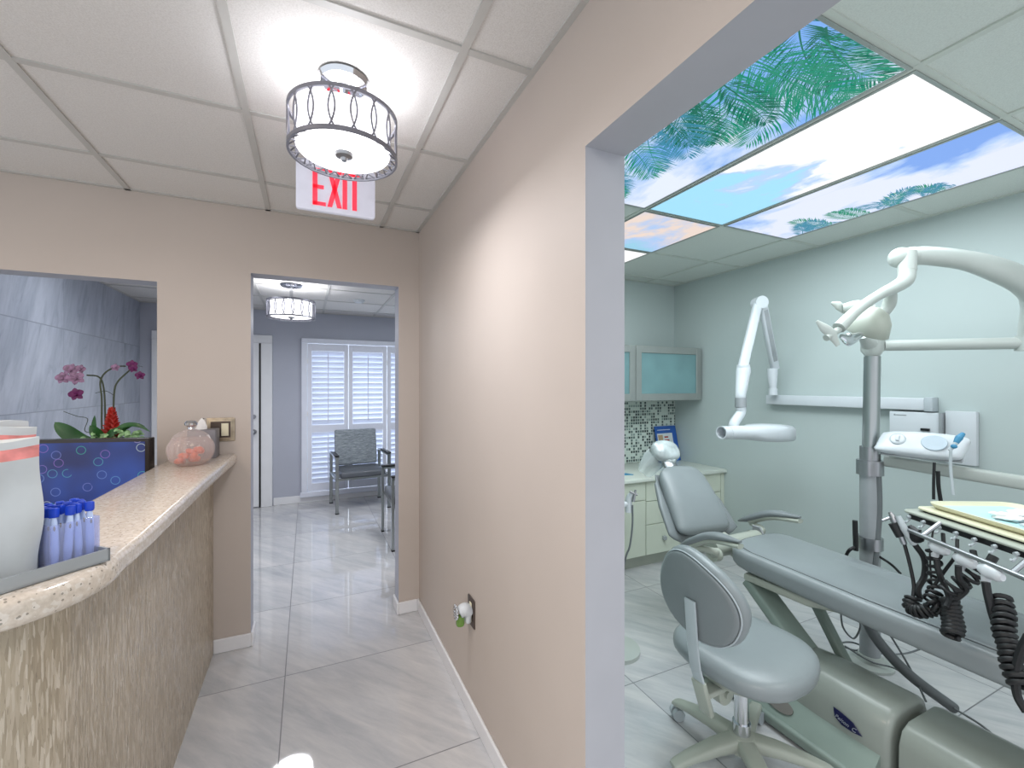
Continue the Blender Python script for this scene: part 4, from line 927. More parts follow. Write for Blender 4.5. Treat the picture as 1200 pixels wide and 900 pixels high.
text('C', .022, mt @ Matrix.Translation((.014, -.018, .0036)), 'lettering', 'silver', bd)
# umbilical from under the seat
b = MB(); b.tube([(2.288, 1.143, 0.403), (2.327, 1.103, 0.298), (2.387, 1.02, 0.185), (2.527, 0.922, 0.058)], .022, 12); obj('umbilical', b, 'hose', t)
# cords looping
crd = [[(2.412, 1.306, 0.341), (2.479, 1.33, 0.215), (2.549, 1.319, 0.147), (2.558, 1.293, 0.215), (2.493, 1.268, 0.298)], [(2.528, 1.252, 0.298), (2.655, 1.303, 0.144), (2.659, 1.356, 0.038), (2.577, 1.395, 0.07), (2.638, 1.366, 0.079), (2.762, 1.309, 0.024), (2.886, 1.251, 0.02), (2.963, 1.182, 0.078)],
       [(2.351, 1.114, 0.391), (2.421, 1.081, 0.275), (2.429, 1.022, 0.172), (2.353, 0.947, 0.123)], [(2.542, 1.356, 0.09), (2.605, 1.271, 0.041), (2.644, 1.198, 0.043), (2.579, 1.118, 0.074)], [(2.5, 0.912, 0.072), (2.495, 0.826, 0.061), (2.517, 0.761, 0.015)]]
for c_ in crd: b = MB(); b.tube(c_, .0045, 6); obj('cord', b, 'hose', t)
# ------------------------------------------------------------------ delivery pole, arms and lamp
px_, py_ = 2.66, 1.30
t = thing('equipment_pole', 'tall steel post behind the dental chair carrying light and tray arms', 'pole', (px_, py_, 0))
b = MB(); b.cyl((px_, py_, 0), (px_, py_, 1.02), .044, n=28); obj('lower_tube', b, 'dsteel', t)
b = MB(); b.cyl((px_+.003, py_, 1.02), (px_+.022, py_-.0, 1.60), .036, n=28); obj('upper_tube', b, 'steel', t)
b = MB(); b.lathe([(0, 0), (.10, 0), (.10, .012), (.06, .02), (.05, .05), (0, .05)], (px_, py_, .0)); obj('floor_flange', b, 'offwhite', t)
for (za, zb_, rc) in ((.985, 1.06, .058), (1.06, 1.13, .044), (.60, .66, .055)): b = MB(); b.cyl((px_, py_, za), (px_, py_, zb_), rc, n=28); obj('collar', b, 'nickel', t)
b = MB(); b.tube([(2.652, 1.26, 1.01), (2.656, 1.258, 0.8), (2.64, 1.266, 0.56), (2.633, 1.27, 0.45)], .014, 10); obj('side_conduit', b, 'hose', t)
for pth_, rc in (([(2.553, 1.306, 0.625), (2.518, 1.323, 0.603), (2.542, 1.356, 0.544)], .008), ([(2.545, 1.31, 0.756), (2.549, 1.308, 0.603)], .012), ([(2.656, 1.258, 0.573), (2.716, 1.231, 0.529), (2.682, 1.18, 0.511)], .006)):
    b = MB(); b.tube(pth_, rc, 8); obj('cable', b, 'rubber', t)
# tray arm from the collar
pa = Vector((px_+.03, py_-.05, 1.065)); pb2 = Vector((2.8, 0.795, 1.028)); pc = pb2+(pb2-pa).normalized()*.22
b = MB(); bar(b, pa, pc, .05, .06, (1, 0, 0)); ta = obj('tray_arm', b, 'offwhite', t)
b = MB(); b.tube([pc+Vector((0, 0, .03)), Vector((pc.x, pc.y, .79))], .032, 20, smooth=False); obj('drop_post', b, 'offwhite', ta)
b = MB(); bar(b, Vector((pc.x, pc.y, .80)), Vector((2.18, .57, .80)), .05, .05, (0, 0, 1)); obj('under_arm', b, 'offwhite', ta)
b = MB(); b.tube([(2.18, .57, .79), (2.18, .57, .930)], .04, 20, smooth=False); obj('swivel', b, 'offwhite', ta)
# scaler
t = thing('ultrasonic_scaler', 'white console with round knob and grey touch pad resting on the tray arm', 'scaler', (2.67, 1.1, 1.10))
ds = (pb2-pa).normalized(); sx2 = ds; nn = Vector((-.75, -.25, .62)).normalized(); uu = (Vector((0, 0, 1))-nn*nn.z).normalized()
sx2 = (Vector((2.711, 0.969, 1.162))-Vector((2.609, 1.214, 1.187))).normalized(); sx2 = (sx2-nn*sx2.dot(nn)).normalized(); uu = nn.cross(sx2); 
if uu.z < 0: uu = -uu
o_ = Vector((2.665, 1.089, 1.165))
mt = frame(sx2, uu, nn, o_)
rings = []
for u, hh, zz in ((-.162, .040, .0), (-.155, .052, .010), (-.12, .060, .02), (-.04, .066, .028), (.06, .066, .026), (.12, .062, .018), (.142, .055, .010), (.150, .044, .0)):
    ring = []
    for k in range(24):
        a = 2*PI*k/24; ca, sa = math.cos(a), math.sin(a); ring.append(mt @ Vector((u+.012*ca, hh*math.copysign(abs(ca)**.6, ca)-(.02 if False else 0), (zz if sa > 0 else .0)*abs(sa)**.7*1.0-(.03 if sa < 0 else 0)*abs(sa)**.5)))
    rings.append(ring)
b = MB(); b.loft(rings); obj('casing', b, 'white', t, smooth=60)
b = MB(); b.xf = mt; b.lathe([(.026, .022), (.026, .03), (.02, .032), (0, .032)], (-.085, .005, 0), n=24); b.box((-.092, -.012, .03), (-.078, .022, .042), .004, 2); obj('knob', b, 'white', t)
b = MB(); b.xf = mt; b.lathe([(0, .0268), (.031, .0268), (.03, .0285), (0, .0285)], (-.085, .005, 0), n=24); obj('dial_ring', b, 'lgrey', t)
b = MB(); b.xf = mt; b.prism([(.045+.046*math.cos(2*PI*k/24), .0+.044*math.sin(2*PI*k/24)*(1 if math.sin(2*PI*k/24) < 0 else .9)) for k in range(24)], .024, .031, .002, 1); obj('touch_pad', b, 'screen_grey', t)
b = MB(); b.xf = mt; b.box((-.15, -.06, -.035), (.14, .045, -.028), .004, 1); obj('base_tray', b, 'dsteel', t)
t = thing('scaler_handpiece', 'slim handpiece with blue tip clipped to the right end of the white console', 'handpiece', (2.647, 0.954, 1.187))
b = MB(); b.tube([(2.616, 0.969, 1.156), (2.64, 0.957, 1.19)], [.007, .009], 10, smooth=False); obj('body', b, 'lgrey', t)
b = MB(); b.tube([(2.64, 0.957, 1.19), (2.654, 0.951, 1.213), (2.671, 0.943, 1.233)], [.01, .014, .008], 10); b.ell((2.62, 0.956, 1.176), (.012, .012, .01), n=10, m=6); obj('blue_tip', b, 'tealp', t)
b = MB(); b.tube([(2.606, 0.962, 1.157), (2.606, 0.962, 1.074), (2.59, 0.948, 0.964)], .006, 8); obj('cord', b, 'lgrey', t)
b = MB(); b.tube([(2.579, 1.008, 1.099), (2.575, 1.009, 1.01), (2.575, 1.009, 0.932)], .006, 8); b.tube([(2.593, 1.001, 1.06), (2.596, 1.0, 0.991), (2.607, 0.995, 0.913)], .008, 8); tag(obj('hanging_cable', b, 'black'), 'thin dark cables hanging below the white console behind the trays', 'cable')
# dental light
t = thing('dental_light', 'white overhead dental lamp on a jointed curved arm over the chair', 'dental light', (px_+.02, py_, 1.60))
hp = Vector((px_+.022, py_, 1.60))
b = MB(); b.tube([hp, hp+Vector((0, 0, .03)), hp+Vector((0, 0, .11))], [.03, .05, .052], 20, smooth=False); b.tube([hp+Vector((0, 0, .05)), (2.585, 1.292, 1.709)], [.045, .025], 14, smooth=False); obj('post_hub', b, 'offwhite', t)
e0 = Vector((2.716, 1.264, 1.655)); e1_ = Vector((3.021, 0.858, 1.645)); el = e1_+(e1_-e0)*.02
b = MB(); b.tube([e0, el], .028, 20, smooth=False); obj('lower_arm', b, 'offwhite', t)
b = MB(); b.tube([el-Vector((0, 0, .035)), el+Vector((0, 0, .035))], .04, 20, smooth=False); obj('elbow', b, 'offwhite', t)
j0 = Vector((2.438, 1.073, 2.027)); j1 = Vector((2.491, 1.049, 2.035)); 
b = MB(); b.tube([el+Vector((.0, .0, .03)), (3.0, 0.812, 1.834), (2.918, 0.828, 1.91), (2.796, 0.885, 1.972), (2.688, 0.946, 2.013), (2.561, 1.016, 2.035), j1], [.04, .066, .062, .055, .046, .044, .042], 20, sx=.8); obj('spring_arm', b, 'offwhite', t)
vt = Vector((.42, .9, 0)); b = MB(); b.ell(j0, (.052, .045, .045), Matrix.Rotation(.2, 4, 'Z'), n=24, m=14); b.tube([j0, j1], [.04, .042], 20, smooth=False); obj('arm_end', b, 'offwhite', t)
b = MB(); b.tube([(2.442, 1.049, 2.044), (2.43, 1.044, 1.958)], .034, 20, smooth=False); b.tube([(2.43, 1.044, 1.958), (2.41, 1.042, 1.917), (2.36, 1.054, 1.885), (2.268, 1.075, 1.843), (2.15, 1.097, 1.774), (2.055, 1.119, 1.694)], [.033, .032, .028, .022, .022, .026], 16); obj('yoke', b, 'offwhite', t)
b = MB(); b.tube([(2.379, 1.078, 1.884), (2.429, 1.111, 1.824), (2.417, 1.138, 1.764)], [.02, .028, .02], 12); obj('yoke_fork', b, 'offwhite', t)
# lamp head : curved bowl opening toward lower left
fc = Vector((2.366, 1.189, 1.664)); bc = Vector((2.355, 1.123, 1.805)); axd = (fc-bc).normalized(); s1 = Vector((.42, .9, 0)); s1 = (s1-axd*s1.dot(axd)).normalized(); s2 = axd.cross(s1)
b = MB(); rings = []
for u, w1, w2 in ((0, .015, .012), (.02, .06, .05), (.06, .09, .072), (.12, .105, .082), (.125, .10, .078), (.118, .09, .07), (.06, .06, .05), (.035, .02, .02)):
    rings.append([bc+axd*(u*1.0)+s1*(w1*math.cos(2*PI*k/28))+s2*(w2*math.sin(2*PI*k/28)) for k in range(28)])
b.loft(rings); hd = obj('lamp_head', b, 'bone', t, smooth=60)
b = MB(); b.xf = frame(s1, s2, axd, bc+axd*.08); b.lathe([(0, -.02), (.04, -.01), (.075, .03), (.078, .034), (.04, -.006), (0, -.016)], n=24); obj('reflector', b, 'chrome', hd)
b = MB(); b.tube([(2.083, 1.128, 1.66), (2.139, 1.124, 1.648), (2.235, 1.123, 1.674)], [.01, .03, .012], 14, sx=.5); obj('front_shield', b, 'chrome', hd)
def paddle(pts, r): 
    b = MB(); b.tube(pts, r, 12, sx=.35); obj('handle', b, 'offwhite', t)
paddle([(1.948, 1.146, 1.72), (1.974, 1.134, 1.692), (2.003, 1.121, 1.666), (2.03, 1.108, 1.616)], [.006, .02, .024, .01])
paddle([(2.305, 1.289, 1.849), (2.335, 1.275, 1.836), (2.365, 1.261, 1.811)], [.005, .022, .018])
b = MB(); b.tube([(2.347, 1.259, 1.818), (2.376, 1.212, 1.821), (2.416, 1.172, 1.801)], [.024, .034, .03], 14, sx=.8); obj('handle_mount', b, 'offwhite', t); b = MB(); b.tube([(1.984, 1.13, 1.648), (2.055, 1.119, 1.687)], .014, 12, smooth=False); obj('handle_mount', b, 'offwhite', t)
# ------------------------------------------------------------------ instrument delivery unit
A3 = Vector((2.163, .877, 0)); ea = Vector((-.45, -.893, 0)); eb = Vector((.893, -.45, 0))
def layer(name, parent, o_, la, lb, z0, z1, r, m, bev=.006):
    mt = frame(eb, ea, (0, 0, 1), (o_.x, o_.y, 0)); out = [(x, y) for x, y in rrect(0, 0, lb, la, r)]
    b = MB(); b.prism(out, z0, z1, bev, 3, mat=mt); return obj(name, b, m, parent)
t = thing('delivery_unit', 'instrument delivery head with cream shelf and black handpiece hanger over the chair', 'delivery unit', (2.15, .62, 0.9157))
AU = A3-eb*.065-ea*.03
layer('unit_body', t, AU+ea*.01+eb*.01, .49, .356, 0.9317, 0.9530, .03, 'rubber', .004)
layer('unit_top', t, AU, .51, .375, 0.9530, 0.9637, .03, 'bone', .005)
for k in range(7):
    b = MB(); p = AU+ea*(.045+.062*k); b.tube([p+Vector((0, 0, 0.9442)), p-eb*.01+Vector((0, 0, 0.9424))], .006, 8, smooth=False)
    b.tube([p-eb*.0+Vector((0, 0, 0.9353)), p-eb*.014+Vector((0, 0, 0.9228)), p-eb*.02+Vector((0, 0, 0.9264))], .004, 6); obj('knob', b, 'lgrey', t)
AS = A3-eb*.03-ea*.01
hb0 = Vector((1.973, 0.85, 0.926)); hb1 = Vector((1.783, 0.506, 0.92)); hb1 = hb1+(hb1-hb0)*.15
b = MB(); b.tube([hb0, hb1], .0075, 12, smooth=False); b.tube([hb0+(hb1-hb0)*.15, hb0+(hb1-hb0)*.15+eb*.06+Vector((0, 0, .046))], .007, 8, smooth=False); b.tube([hb0+(hb1-hb0)*.8, hb0+(hb1-hb0)*.8+eb*.06+Vector((0, 0, .053))], .007, 8, smooth=False); obj('hanger_bar', b, 'nickel', t)
for (px0, py0, tt) in ((1101, 641, 1.67), (1132, 657, 1.56), (1161, 670, 1.47)): pass
def holder(p, dd):
    p = Vector(p); b = MB(); b.tube([p-dd*.032, p-dd*.01, p+dd*.022, p+dd*.036], [.012, .022, .018, .01], 14, sx=.8); b.tube([p-dd*.012, p-dd*.014-Vector((0, 0, .035))], [.014, .010], 12, smooth=False); obj('holder', b, 'white', t)
dd = (hb1-hb0).normalized()
for p in ((1.929, 0.743, 0.901), (1.877, 0.659, 0.897), (1.825, 0.585, 0.897)): holder(p, dd)
b = MB(); layer_m = None
b.tube([(1.979, 0.848, 0.933), (1.973, 0.821, 0.911), (1.976, 0.8, 0.908)], [.016, .03, .012], 12, sx=.6); obj('black_holder', b, 'rubber', t)
tr1 = layer('lower_shelf_tray', None, AS, .445, .34, 0.9708, 0.9798, .03, 'cream', .004); tag(tr1, 'cream tray directly on the delivery head, lower of the two trays', 'tray')
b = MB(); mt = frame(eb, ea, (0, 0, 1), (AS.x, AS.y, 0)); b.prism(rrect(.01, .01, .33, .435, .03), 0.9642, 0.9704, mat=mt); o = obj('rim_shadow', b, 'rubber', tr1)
# top tray with lip
AT = A3; la, lb = .42, .32; mt = frame(eb, ea, (0, 0, 1), (AT.x, AT.y, 0)); n = 6
def ringo(ins, z, r): return [mt @ Vector((x, y, z)) for x, y in rrect(ins, ins, lb-ins, la-ins, r, n)]
b = MB(); b.loft([ringo(.012, 0.9815, .04), ringo(0, 0.9940, .05), ringo(-.002, 1.0011, .05), ringo(.006, 1.0011, .046), ringo(.01, 0.9958, .044), ringo(.02, 0.9869, .04)]); tag(obj('instrument_tray', b, 'cream', smooth=50), 'uppermost cream tray with a pale blue liner and used gauze', 'tray')
b = MB(); b.prism(rrect(.024, .024, lb-.024, la-.024, .035), 0.9873, 0.9895, mat=mt); tag(obj('tray_liner', b, 'bib'), 'pale blue paper liner spread in the uppermost cream tray', 'liner')
rr = random.Random(9)
def crumple(c, r, seed):
    q_ = random.Random(seed); ph = [q_.uniform(0, 6) for _ in range(6)]
    def fn(q):
        k = 1+.18*math.sin(9*q.x/r[0]+ph[0])*math.cos(7*q.y/r[1]+ph[1])+.12*math.sin(5*q.z/r[2]+4*q.x/r[0]+ph[2]); return q*k
    b = MB(); b.ell(c, r, Matrix.Rotation(ph[3], 4, 'Z'), p=.9, n=26, m=14, fn=fn); return b
def on_tray(u, v, z): p = AT+eb*u+ea*v; return (p.x, p.y, z)
for (u, v, s_, lb_) in ((.10, .20, (.045, .03, .012), 'crumpled white gauze nearest the near edge of the blue lined tray'), (.19, .16, (.055, .028, .013), 'crumpled white gauze further back on the blue lined tray')):
    tag(obj('gauze', crumple(on_tray(u, v, 1.0002), s_, int(u*100)), 'tissue', smooth=60), lb_, 'gauze')
t2 = thing('prophy_cup', 'small lilac plastic piece lying against the gauze on the blue liner', 'dental item', on_tray(.13, .25, 0.9904))
b = MB(); b.tube([on_tray(.11, .265, 0.9975), on_tray(.135, .25, 1.0011), on_tray(.16, .24, 0.9975)], [.008, .014, .012], 12); obj('body', b, 'purple', t2)
b = MB(); b.tube([on_tray(.105, .27, 0.9967), on_tray(.07, .27, 0.9940)], .006, 8, smooth=False); obj('tip', b, 'white', t2)
b = MB(); b.tube([on_tray(.06, .20, 0.9927), on_tray(.12, .215, 0.9944), on_tray(.26, .19, 0.9931)], [.002, .004, .002], 6); tag(obj('dental_mirror', b, 'nickel'), 'thin steel instrument lying across the blue liner beside the gauze', 'instrument')
b = MB(); b.tube([on_tray(.12, .38, 0.9927), on_tray(.2, .37, 0.9944), on_tray(.30, .36, 0.9931)], [.002, .0045, .002], 6); tag(obj('dental_probe', b, 'nickel'), 'thin steel instrument nearest the right edge of the frame on the blue liner', 'instrument')
# air water syringe / handpieces on the left hanger
t2 = thing('handpiece', 'slim silver and black handpiece hanging leftmost on the instrument hanger', 'handpiece', (1.961, 0.876, 0.921))
b = MB(); b.tube([(1.963, 0.895, 0.978), (1.966, 0.883, 0.949), (1.967, 0.853, 0.871)], [.006, .012, .009], 12); b.tube([(1.937, 0.907, 0.946), (1.965, 0.893, 0.959)], .005, 8, smooth=False); obj('body', b, 'nickel', t2)
b = MB(); b.tube([(1.954, 0.883, 0.941), (1.958, 0.862, 0.897)], [.014, .013], 12, smooth=False); obj('grip', b, 'rubber', t2)
b = MB(); b.tube([(1.967, 0.853, 0.871), (1.962, 0.836, 0.81), (1.953, 0.82, 0.741), (1.929, 0.812, 0.704)], .006, 8); obj('hose', b, 'rubber', t2)
t2 = thing('handpiece', 'second silver handpiece from the left beside the black holder', 'handpiece', (1.979, 0.848, 0.926))
b = MB(); b.tube([(1.967, 0.873, 0.968), (1.967, 0.853, 0.926), (1.979, 0.828, 0.877)], [.009, .013, .011], 12); obj('body', b, 'lgrey', t2)
b = MB(); b.tube([(1.979, 0.828, 0.877), (1.986, 0.804, 0.832), (1.976, 0.8, 0.775), (1.946, 0.805, 0.734), (1.94, 0.797, 0.702)], .0095, 8); obj('hose', b, 'rubber', t2)
def coil(path, R0, turns, r, seed=0, n=14):
    P = smooth_path(path, 12); N = len(P); pts = []; M_ = turns*n; t_prev = None
    nrm = Vector((.9, -.42, 0))
    for i in range(M_+1):
        q = i/M_*(N-1); k = min(int(q), N-2); p = P[k].lerp(P[k+1], q-k); t_ = (P[k+1]-P[k]).normalized()
        nn_ = (nrm-t_*nrm.dot(t_)).normalized(); bn = t_.cross(nn_); a = 2*PI*i/n; RR = R0*.9*(1+.12*math.sin(i*.37+seed)); pts.append(p+nn_*RR*math.cos(a)+bn*RR*math.sin(a))
    b = MB(); b.tube(pts, r, 6, smooth=False); return b
coils = [('black coiled cord bunched beneath the leftmost handpieces', [(1.929, 0.812, 0.704), (1.913, 0.81, 0.673), (1.906, 0.783, 0.671), (1.92, 0.757, 0.692)], .02, 9, .0065),
 ('black coiled cord looping in the middle of the hanging bundle', [(1.943, 0.766, 0.897), (1.954, 0.761, 0.824), (1.928, 0.753, 0.759), (1.897, 0.748, 0.724), (1.906, 0.725, 0.704)], .020, 11, .005),
 ('thick black coiled cord hanging lowest in the middle bundle', [(1.916, 0.72, 0.747), (1.91, 0.703, 0.713), (1.889, 0.693, 0.681), (1.865, 0.684, 0.65)], .024, 9, .0085),
 ('black coiled cord slanting down from the second white holder', [(1.9, 0.629, 0.882), (1.894, 0.651, 0.848), (1.88, 0.678, 0.813), (1.869, 0.703, 0.778)], .022, 6, .006),
 ('black coiled cord hanging rightmost near the frame edge', [(1.831, 0.564, 0.832), (1.784, 0.546, 0.789), (1.754, 0.53, 0.744), (1.729, 0.513, 0.702), (1.708, 0.493, 0.651)], .022, 14, .0075)]
for i, (lb_, pth, R0, tn, r) in enumerate(coils): tag(obj('coiled_cord', coil(pth, R0, tn, r, i), 'rubber', smooth=60), lb_, 'cord')
hs = [('black hose dropping from the first white holder into the cord bundle', [(1.91, 0.742, 0.867), (1.906, 0.734, 0.828), (1.911, 0.723, 0.792), (1.902, 0.707, 0.755), (1.869, 0.703, 0.731)], .009),
 ('black hose dropping from the second white holder', [(1.847, 0.664, 0.884), (1.85, 0.663, 0.844), (1.88, 0.658, 0.808), (1.875, 0.68, 0.767)], .009),
 ('thick straight black hose dropping from the third white holder', [(1.799, 0.587, 0.873), (1.795, 0.58, 0.832), (1.787, 0.564, 0.772), (1.762, 0.536, 0.739), (1.725, 0.515, 0.713)], .0105),
 ('black hose rising out of frame at the right edge', [(1.715, 0.479, 0.791), (1.71, 0.492, 0.741), (1.711, 0.501, 0.679), (1.715, 0.499, 0.622), (1.711, 0.481, 0.59)], .010)]
for lb_, pth, r in hs:
    b = MB(); b.tube(pth, r, 8); tag(obj('instrument_hose', b, 'rubber'), lb_, 'hose')
for pth, r in (([(1.949, 0.665, 0.915), (1.931, 0.654, 0.887)], .009), ([(1.885, 0.597, 0.931), (1.869, 0.604, 0.905)], .012), ([(2.001, 0.759, 0.935), (1.98, 0.749, 0.897)], .006), ([(1.974, 0.712, 0.933), (1.947, 0.706, 0.888), (1.938, 0.729, 0.83), (1.92, 0.757, 0.759)], .005), ([(1.971, 0.773, 0.949), (1.938, 0.769, 0.868), (1.943, 0.766, 0.75)], .003)):
    b = MB(); b.tube(pth, r, 8); tag(obj('instrument_hose', b, 'rubber'), 'thin black hose coming out from under the delivery head near the hanger bar', 'hose', 'thin hoses beneath the delivery head')
# ------------------------------------------------------------------ operator stool
S = Vector((1.50, 1.156, 0)); B_ = Vector((1.235, 1.14, 0)); fw = (S-B_).normalized(); sd = Vector((-fw.y, fw.x, 0))
t = thing('operator_stool', 'grey saddle stool with curved backrest and five-star base before the dental chair', 'stool', (S.x, S.y, 0))
def fs(q):
    x, y, z = q; z2 = z+.02*(x/.25)**2*(1 if x > 0 else .4)-.035*max(0, x/.25)**2*0; w = 1-.12*max(0, x/.25); return Vector((x, y*w, z2-(.02*(1-(y/.24)**2) if z > 0 else 0)*.5))
mt = frame(fw, sd, Z, (0, 0, 0))
b = MB(); b.ell(Vector((S.x+.015, S.y, .432)), (.23, .235, .062), mt, p=.72, n=40, m=18, fn=fs); obj('seat', b, 'vinyl', t, smooth=80)
b = MB(); b.prism([(.15*math.cos(2*PI*k/24), .15*math.sin(2*PI*k/24)) for k in range(24)], .355, .378, .004, 2, mat=Matrix.Translation(S)); b.box((S.x-.07, S.y-.07, .33), (S.x+.07, S.y+.07, .36), .01, 2); obj('seat_plate', b, 'bone', t)
# backrest : curved oval slab
bz = .70; bn = (fw+Vector((0, 0, .10))).normalized(); bs = sd; bu = bn.cross(bs)
if bu.z < 0: bu = -bu
BT = 24
bs2 = (bs*math.cos(math.radians(24))+bu*math.sin(math.radians(BT))); bu2 = bn.cross(bs2); bu2 = bu2 if bu2.z > 0 else -bu2
bo = B_+Vector((0, 0, bz))
def backoval(rw, rh, d0, d1, n=40):
    rings = []
    for (s_, d_) in ((.02, d0), (.9, d0), (.97, d0+(d1-d0)*.12), (1, d0+(d1-d0)*.4), (1, d0+(d1-d0)*.6), (.97, d0+(d1-d0)*.88), (.88, d1), (.02, d1)):
        ring = []
        for k in range(n):
            a = 2*PI*k/n; x = rw*s_*math.copysign(abs(math.cos(a))**.85, math.cos(a)); y = rh*s_*math.copysign(abs(math.sin(a))**.85, math.sin(a))
            ring.append(bo+bs2*x+bu2*y+bn*(d_+.9*x*x))
        rings.append(ring)
    b = MB(); b.loft(rings); return b
obj('backrest', backoval(.175, .150, .0, .05), 'vinyl', t, smooth=60)
pr_ = []
for k in range(48):
    a = 2*PI*k/48; x = .166*math.copysign(abs(math.cos(a))**.85, math.cos(a)); y = .142*math.copysign(abs(math.sin(a))**.85, math.sin(a)); pr_.append(bo+bs2*x+bu2*y+bn*(-.002+.9*x*x))
b = MB(); b.tube(pr_, .003, 6, smooth=False, closed=True); obj('piping', b, 'lgrey', t)
obj('backrest_shell', backoval(.162, .138, -.014, .0), 'vinyl_s', t, smooth=60)
pk = [bo-bn*.016+Vector((0, 0, -.0)), bo-bn*.02-bu*.12, Vector((B_.x, B_.y, .50))-fw*.015, Vector((B_.x, B_.y, .42))+fw*.02, Vector((B_.x, B_.y, .33))+fw*.045]
b = MB()
for p0, p1 in ((bo-bn*.02, bo-bn*.022-bu*.16), (bo-bn*.022-bu*.15, Vector((B_.x, B_.y, .44))+fw*.01), (Vector((B_.x, B_.y, .45))+fw*.01, Vector((B_.x, B_.y, .30))+fw*.06)): bar(b, p0, p1, .045, .008, bs)
obj('back_bracket', b, 'lgrey', t)
b = MB(); bar(b, Vector((B_.x, B_.y, .40))+fw*.025, Vector((B_.x, B_.y, .27))+fw*.07, .055, .02, bs); bar(b, Vector((B_.x, B_.y, .345))+fw*.05, Vector((S.x, S.y, .345)), .05, .02, bs); obj('bracket_sleeve', b, 'bone', t)
b = MB(); kp = Vector((S.x-.105, S.y+.0, .315)); b.tube([kp-sd*.02, kp+sd*.05], .04, 24, smooth=False); b.tube([kp-sd*.03, kp-sd*.02], .014, 12, smooth=False); kn = obj('adjuster_knob', b, 'bone', t)
b = MB(); b.tube([kp+fw*.06+sd*.02, kp+fw*.28-sd*.02], .006, 8, smooth=False); b.ell(kp+fw*.29-sd*.02, (.02, .012, .01), n=12, m=8); obj('height_lever', b, 'black', t)
b = MB(); b.cyl((S.x, S.y, .17), (S.x, S.y, .345), .026, n=28); obj('gas_column', b, 'chrome', t)
b = MB(); b.cyl((S.x, S.y, .055), (S.x, S.y, .17), .032, n=24); obj('column_sleeve', b, 'chrome', t)
b = MB(); b.lathe([(0, .07), (.055, .07), (.06, .10), (.045, .125), (.033, .13), (0, .13)], (S.x, S.y, 0)); obj('base_hub', b, 'bone', t)
a0 = math.radians(-46)
for k in range(5):
    a = a0+k*2*PI/5; d_ = Vector((math.cos(a), math.sin(a), 0)); sdd = Vector((-d_.y, d_.x, 0)); c = Vector((S.x, S.y, 0))
    b = MB(); rings = []
    for u, w, zc, hh in ((.03, .036, .10, .026), (.12, .032, .098, .022), (.22, .026, .085, .016), (.285, .022, .07, .013), (.30, .018, .066, .008)):
        rings.append([c+d_*u+sdd*(w*math.copysign(abs(math.cos(q))**.6, math.cos(q)))+Z*(zc+hh*math.copysign(abs(math.sin(q))**.6, math.sin(q))) for q in [2*PI*j/16 for j in range(16)]])
    b.loft(rings); lg = obj('leg', b, 'bone', t, smooth=50)
    p = c+d_*.285; b = MB(); aa = a+k*1.3; wd = Vector((math.cos(aa), math.sin(aa), 0))
    for s_ in (-1, 1): b.tube([p+wd*(.006*s_)+Z*.026, p+wd*(.024*s_)+Z*.026], .025, 18, smooth=False)
    b.cyl(p+Z*.026, p+Z*.062, .008, n=8); obj('caster', b, 'lgrey', lg)
# ------------------------------------------------------------------ assistant suction holder beside the jamb
t = thing('suction_holder', 'white suction holder with thin hose standing just inside the treatment room doorway', 'suction holder', (1.55, 1.93, 0))
b = MB(); b.lathe([(0, 0), (.13, 0), (.13, .02), (.03, .035), (.022, .05), (.022, .78), (0, .78)], (1.53, 1.95, 0), n=24); obj('stand', b, 'offwhite', t)
b = MB(); b.tube([(1.53, 1.95, .77), (1.56, 1.92, .80), (1.587, 1.909, 0.806)], .016, 10); b.tube([(1.587, 1.909, 0.76), (1.587, 1.909, 0.83), (1.597, 1.893, 0.865)], [.02, .018, .012], 12); obj('holder_cup', b, 'white', t)
b = MB(); b.tube([(1.595, 1.883, 0.821), (1.607, 1.878, 0.885)], [.008, .006], 8, smooth=False); b.tube([(1.578, 1.891, 0.876), (1.616, 1.874, 0.858)], .006, 8, smooth=False); obj('suction_tip', b, 'nickel', t)
b = MB(); b.tube([(1.591, 1.885, 0.803), (1.591, 1.885, 0.697), (1.578, 1.891, 0.582), (1.57, 1.917, 0.505), (1.53, 1.93, .3)], .005, 8); obj('hose', b, 'hose', t)
# ------------------------------------------------------------------ camera
cam = bpy.data.cameras.new('cam'); co = bpy.data.objects.new('camera', cam); COL.objects.link(co); SC.camera = co
cam.sensor_width = 36; cam.lens = 36*517/1200; cam.clip_start = .02; cam.shift_y = 2/1200
co.location = (0, 0, 1.447); co.rotation_euler = (math.radians(90), 0, -math.atan2(.421, .907))
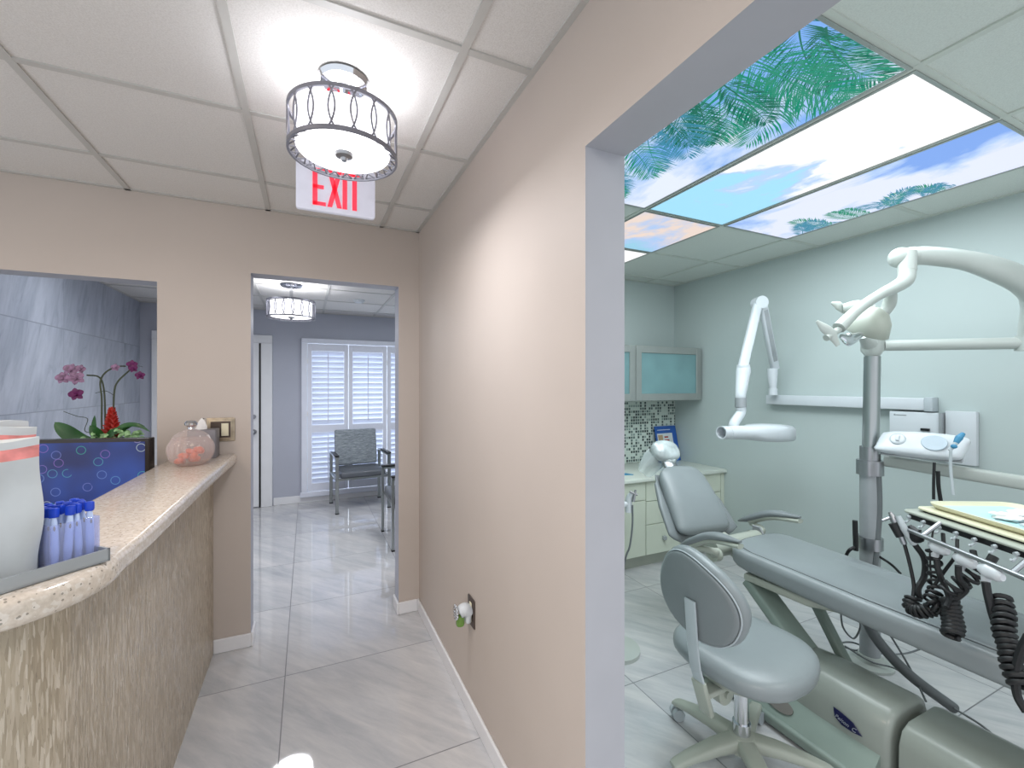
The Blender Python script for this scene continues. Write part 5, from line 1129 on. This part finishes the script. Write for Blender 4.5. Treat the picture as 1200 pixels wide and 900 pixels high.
# ------------------------------------------------------------------ lights
def area(name, loc, size, power, col, rot=(0, 0, 0), sy=None):
    l = bpy.data.lights.new(name, 'AREA'); l.energy = power; l.color = col; l.shape = 'RECTANGLE'; l.size = size; l.size_y = sy or size
    o = bpy.data.objects.new(name, l); COL.objects.link(o); o.location = loc; o.rotation_euler = rot; return o
def point(name, loc, power, col, r=.1):
    l = bpy.data.lights.new(name, 'POINT'); l.energy = power; l.color = col; l.shadow_soft_size = r; o = bpy.data.objects.new(name, l); COL.objects.link(o); o.location = loc; return o
cool = (.88, .97, 1.0)
area('panel_lamp_a', (2.02, 1.32, CZ-.02), .56, 17, cool, sy=1.15); area('panel_lamp_b', (1.41, 1.32, CZ-.02), .56, 8, cool, sy=1.15); area('panel_lamp_c', (2.63, 1.32, CZ-.02), .56, 8, cool, sy=1.15)
area('panel_lamp_d', (2.02, 2.5, CZ-.02), .56, 9, cool, sy=1.1); area('treatment_fill', (2.2, -.6, CZ-.02), 1.2, 16, (.95, .98, .98), sy=1.2)  # the wide treatment room light is an added soft fill, out of view
point('corridor_bulb', (.108, 1.522, 2.27), 4, (.90, .92, 1), .05); point('corridor_glow', (.108, 1.522, 2.385), .5, (.88, .91, 1), .03)
area('corridor_down', (.108, 1.522, 2.16), .27, 9, (.92, .94, 1)).data.shape = 'DISK'
area('reception_lamp', (-1.3, .9, CZ-.02), .6, 22, (1, .84, .70)); area('corridor_back_fill', (-.2, -.8, CZ-.02), 0.9, 23, (1, .94, .89))  # the corridor light behind the camera is added as general fill
point('waiting_bulb', (-.13, 4.45, 2.17), 10, (.9, .93, 1), .06); area('waiting_down', (-.13, 4.45, 2.03), .35, 12, (.92, .95, 1)).data.shape = 'DISK'; area('waiting_lamp', (1.2, 4.0, CW-.02), .6, 22, (.92, .95, 1))
area('reception_far_lamp', (-1.0, 4.0, CW-.02), .6, 9, (.92, .95, 1))
area('window_daylight', (.96, 6.6, 1.1), 1.9, 45, (.88, .94, 1), rot=(math.radians(-90), 0, 0), sy=1.9)
w = bpy.data.worlds.new('world'); SC.world = w; w.use_nodes = True; nt = w.node_tree; bg = nt.nodes['Background']
bg.inputs[0].default_value = (.88, .93, 1, 1); bg.inputs[1].default_value = 1.2
SC.view_settings.view_transform = 'Standard'; SC.view_settings.look = 'None'; SC.view_settings.exposure = 0; SC.view_settings.gamma = 1
SC.cycles.max_bounces = 8; SC.cycles.use_denoising = True; SC.cycles.caustics_reflective = False; SC.cycles.caustics_refractive = False; SC.cycles.sample_clamp_indirect = 4
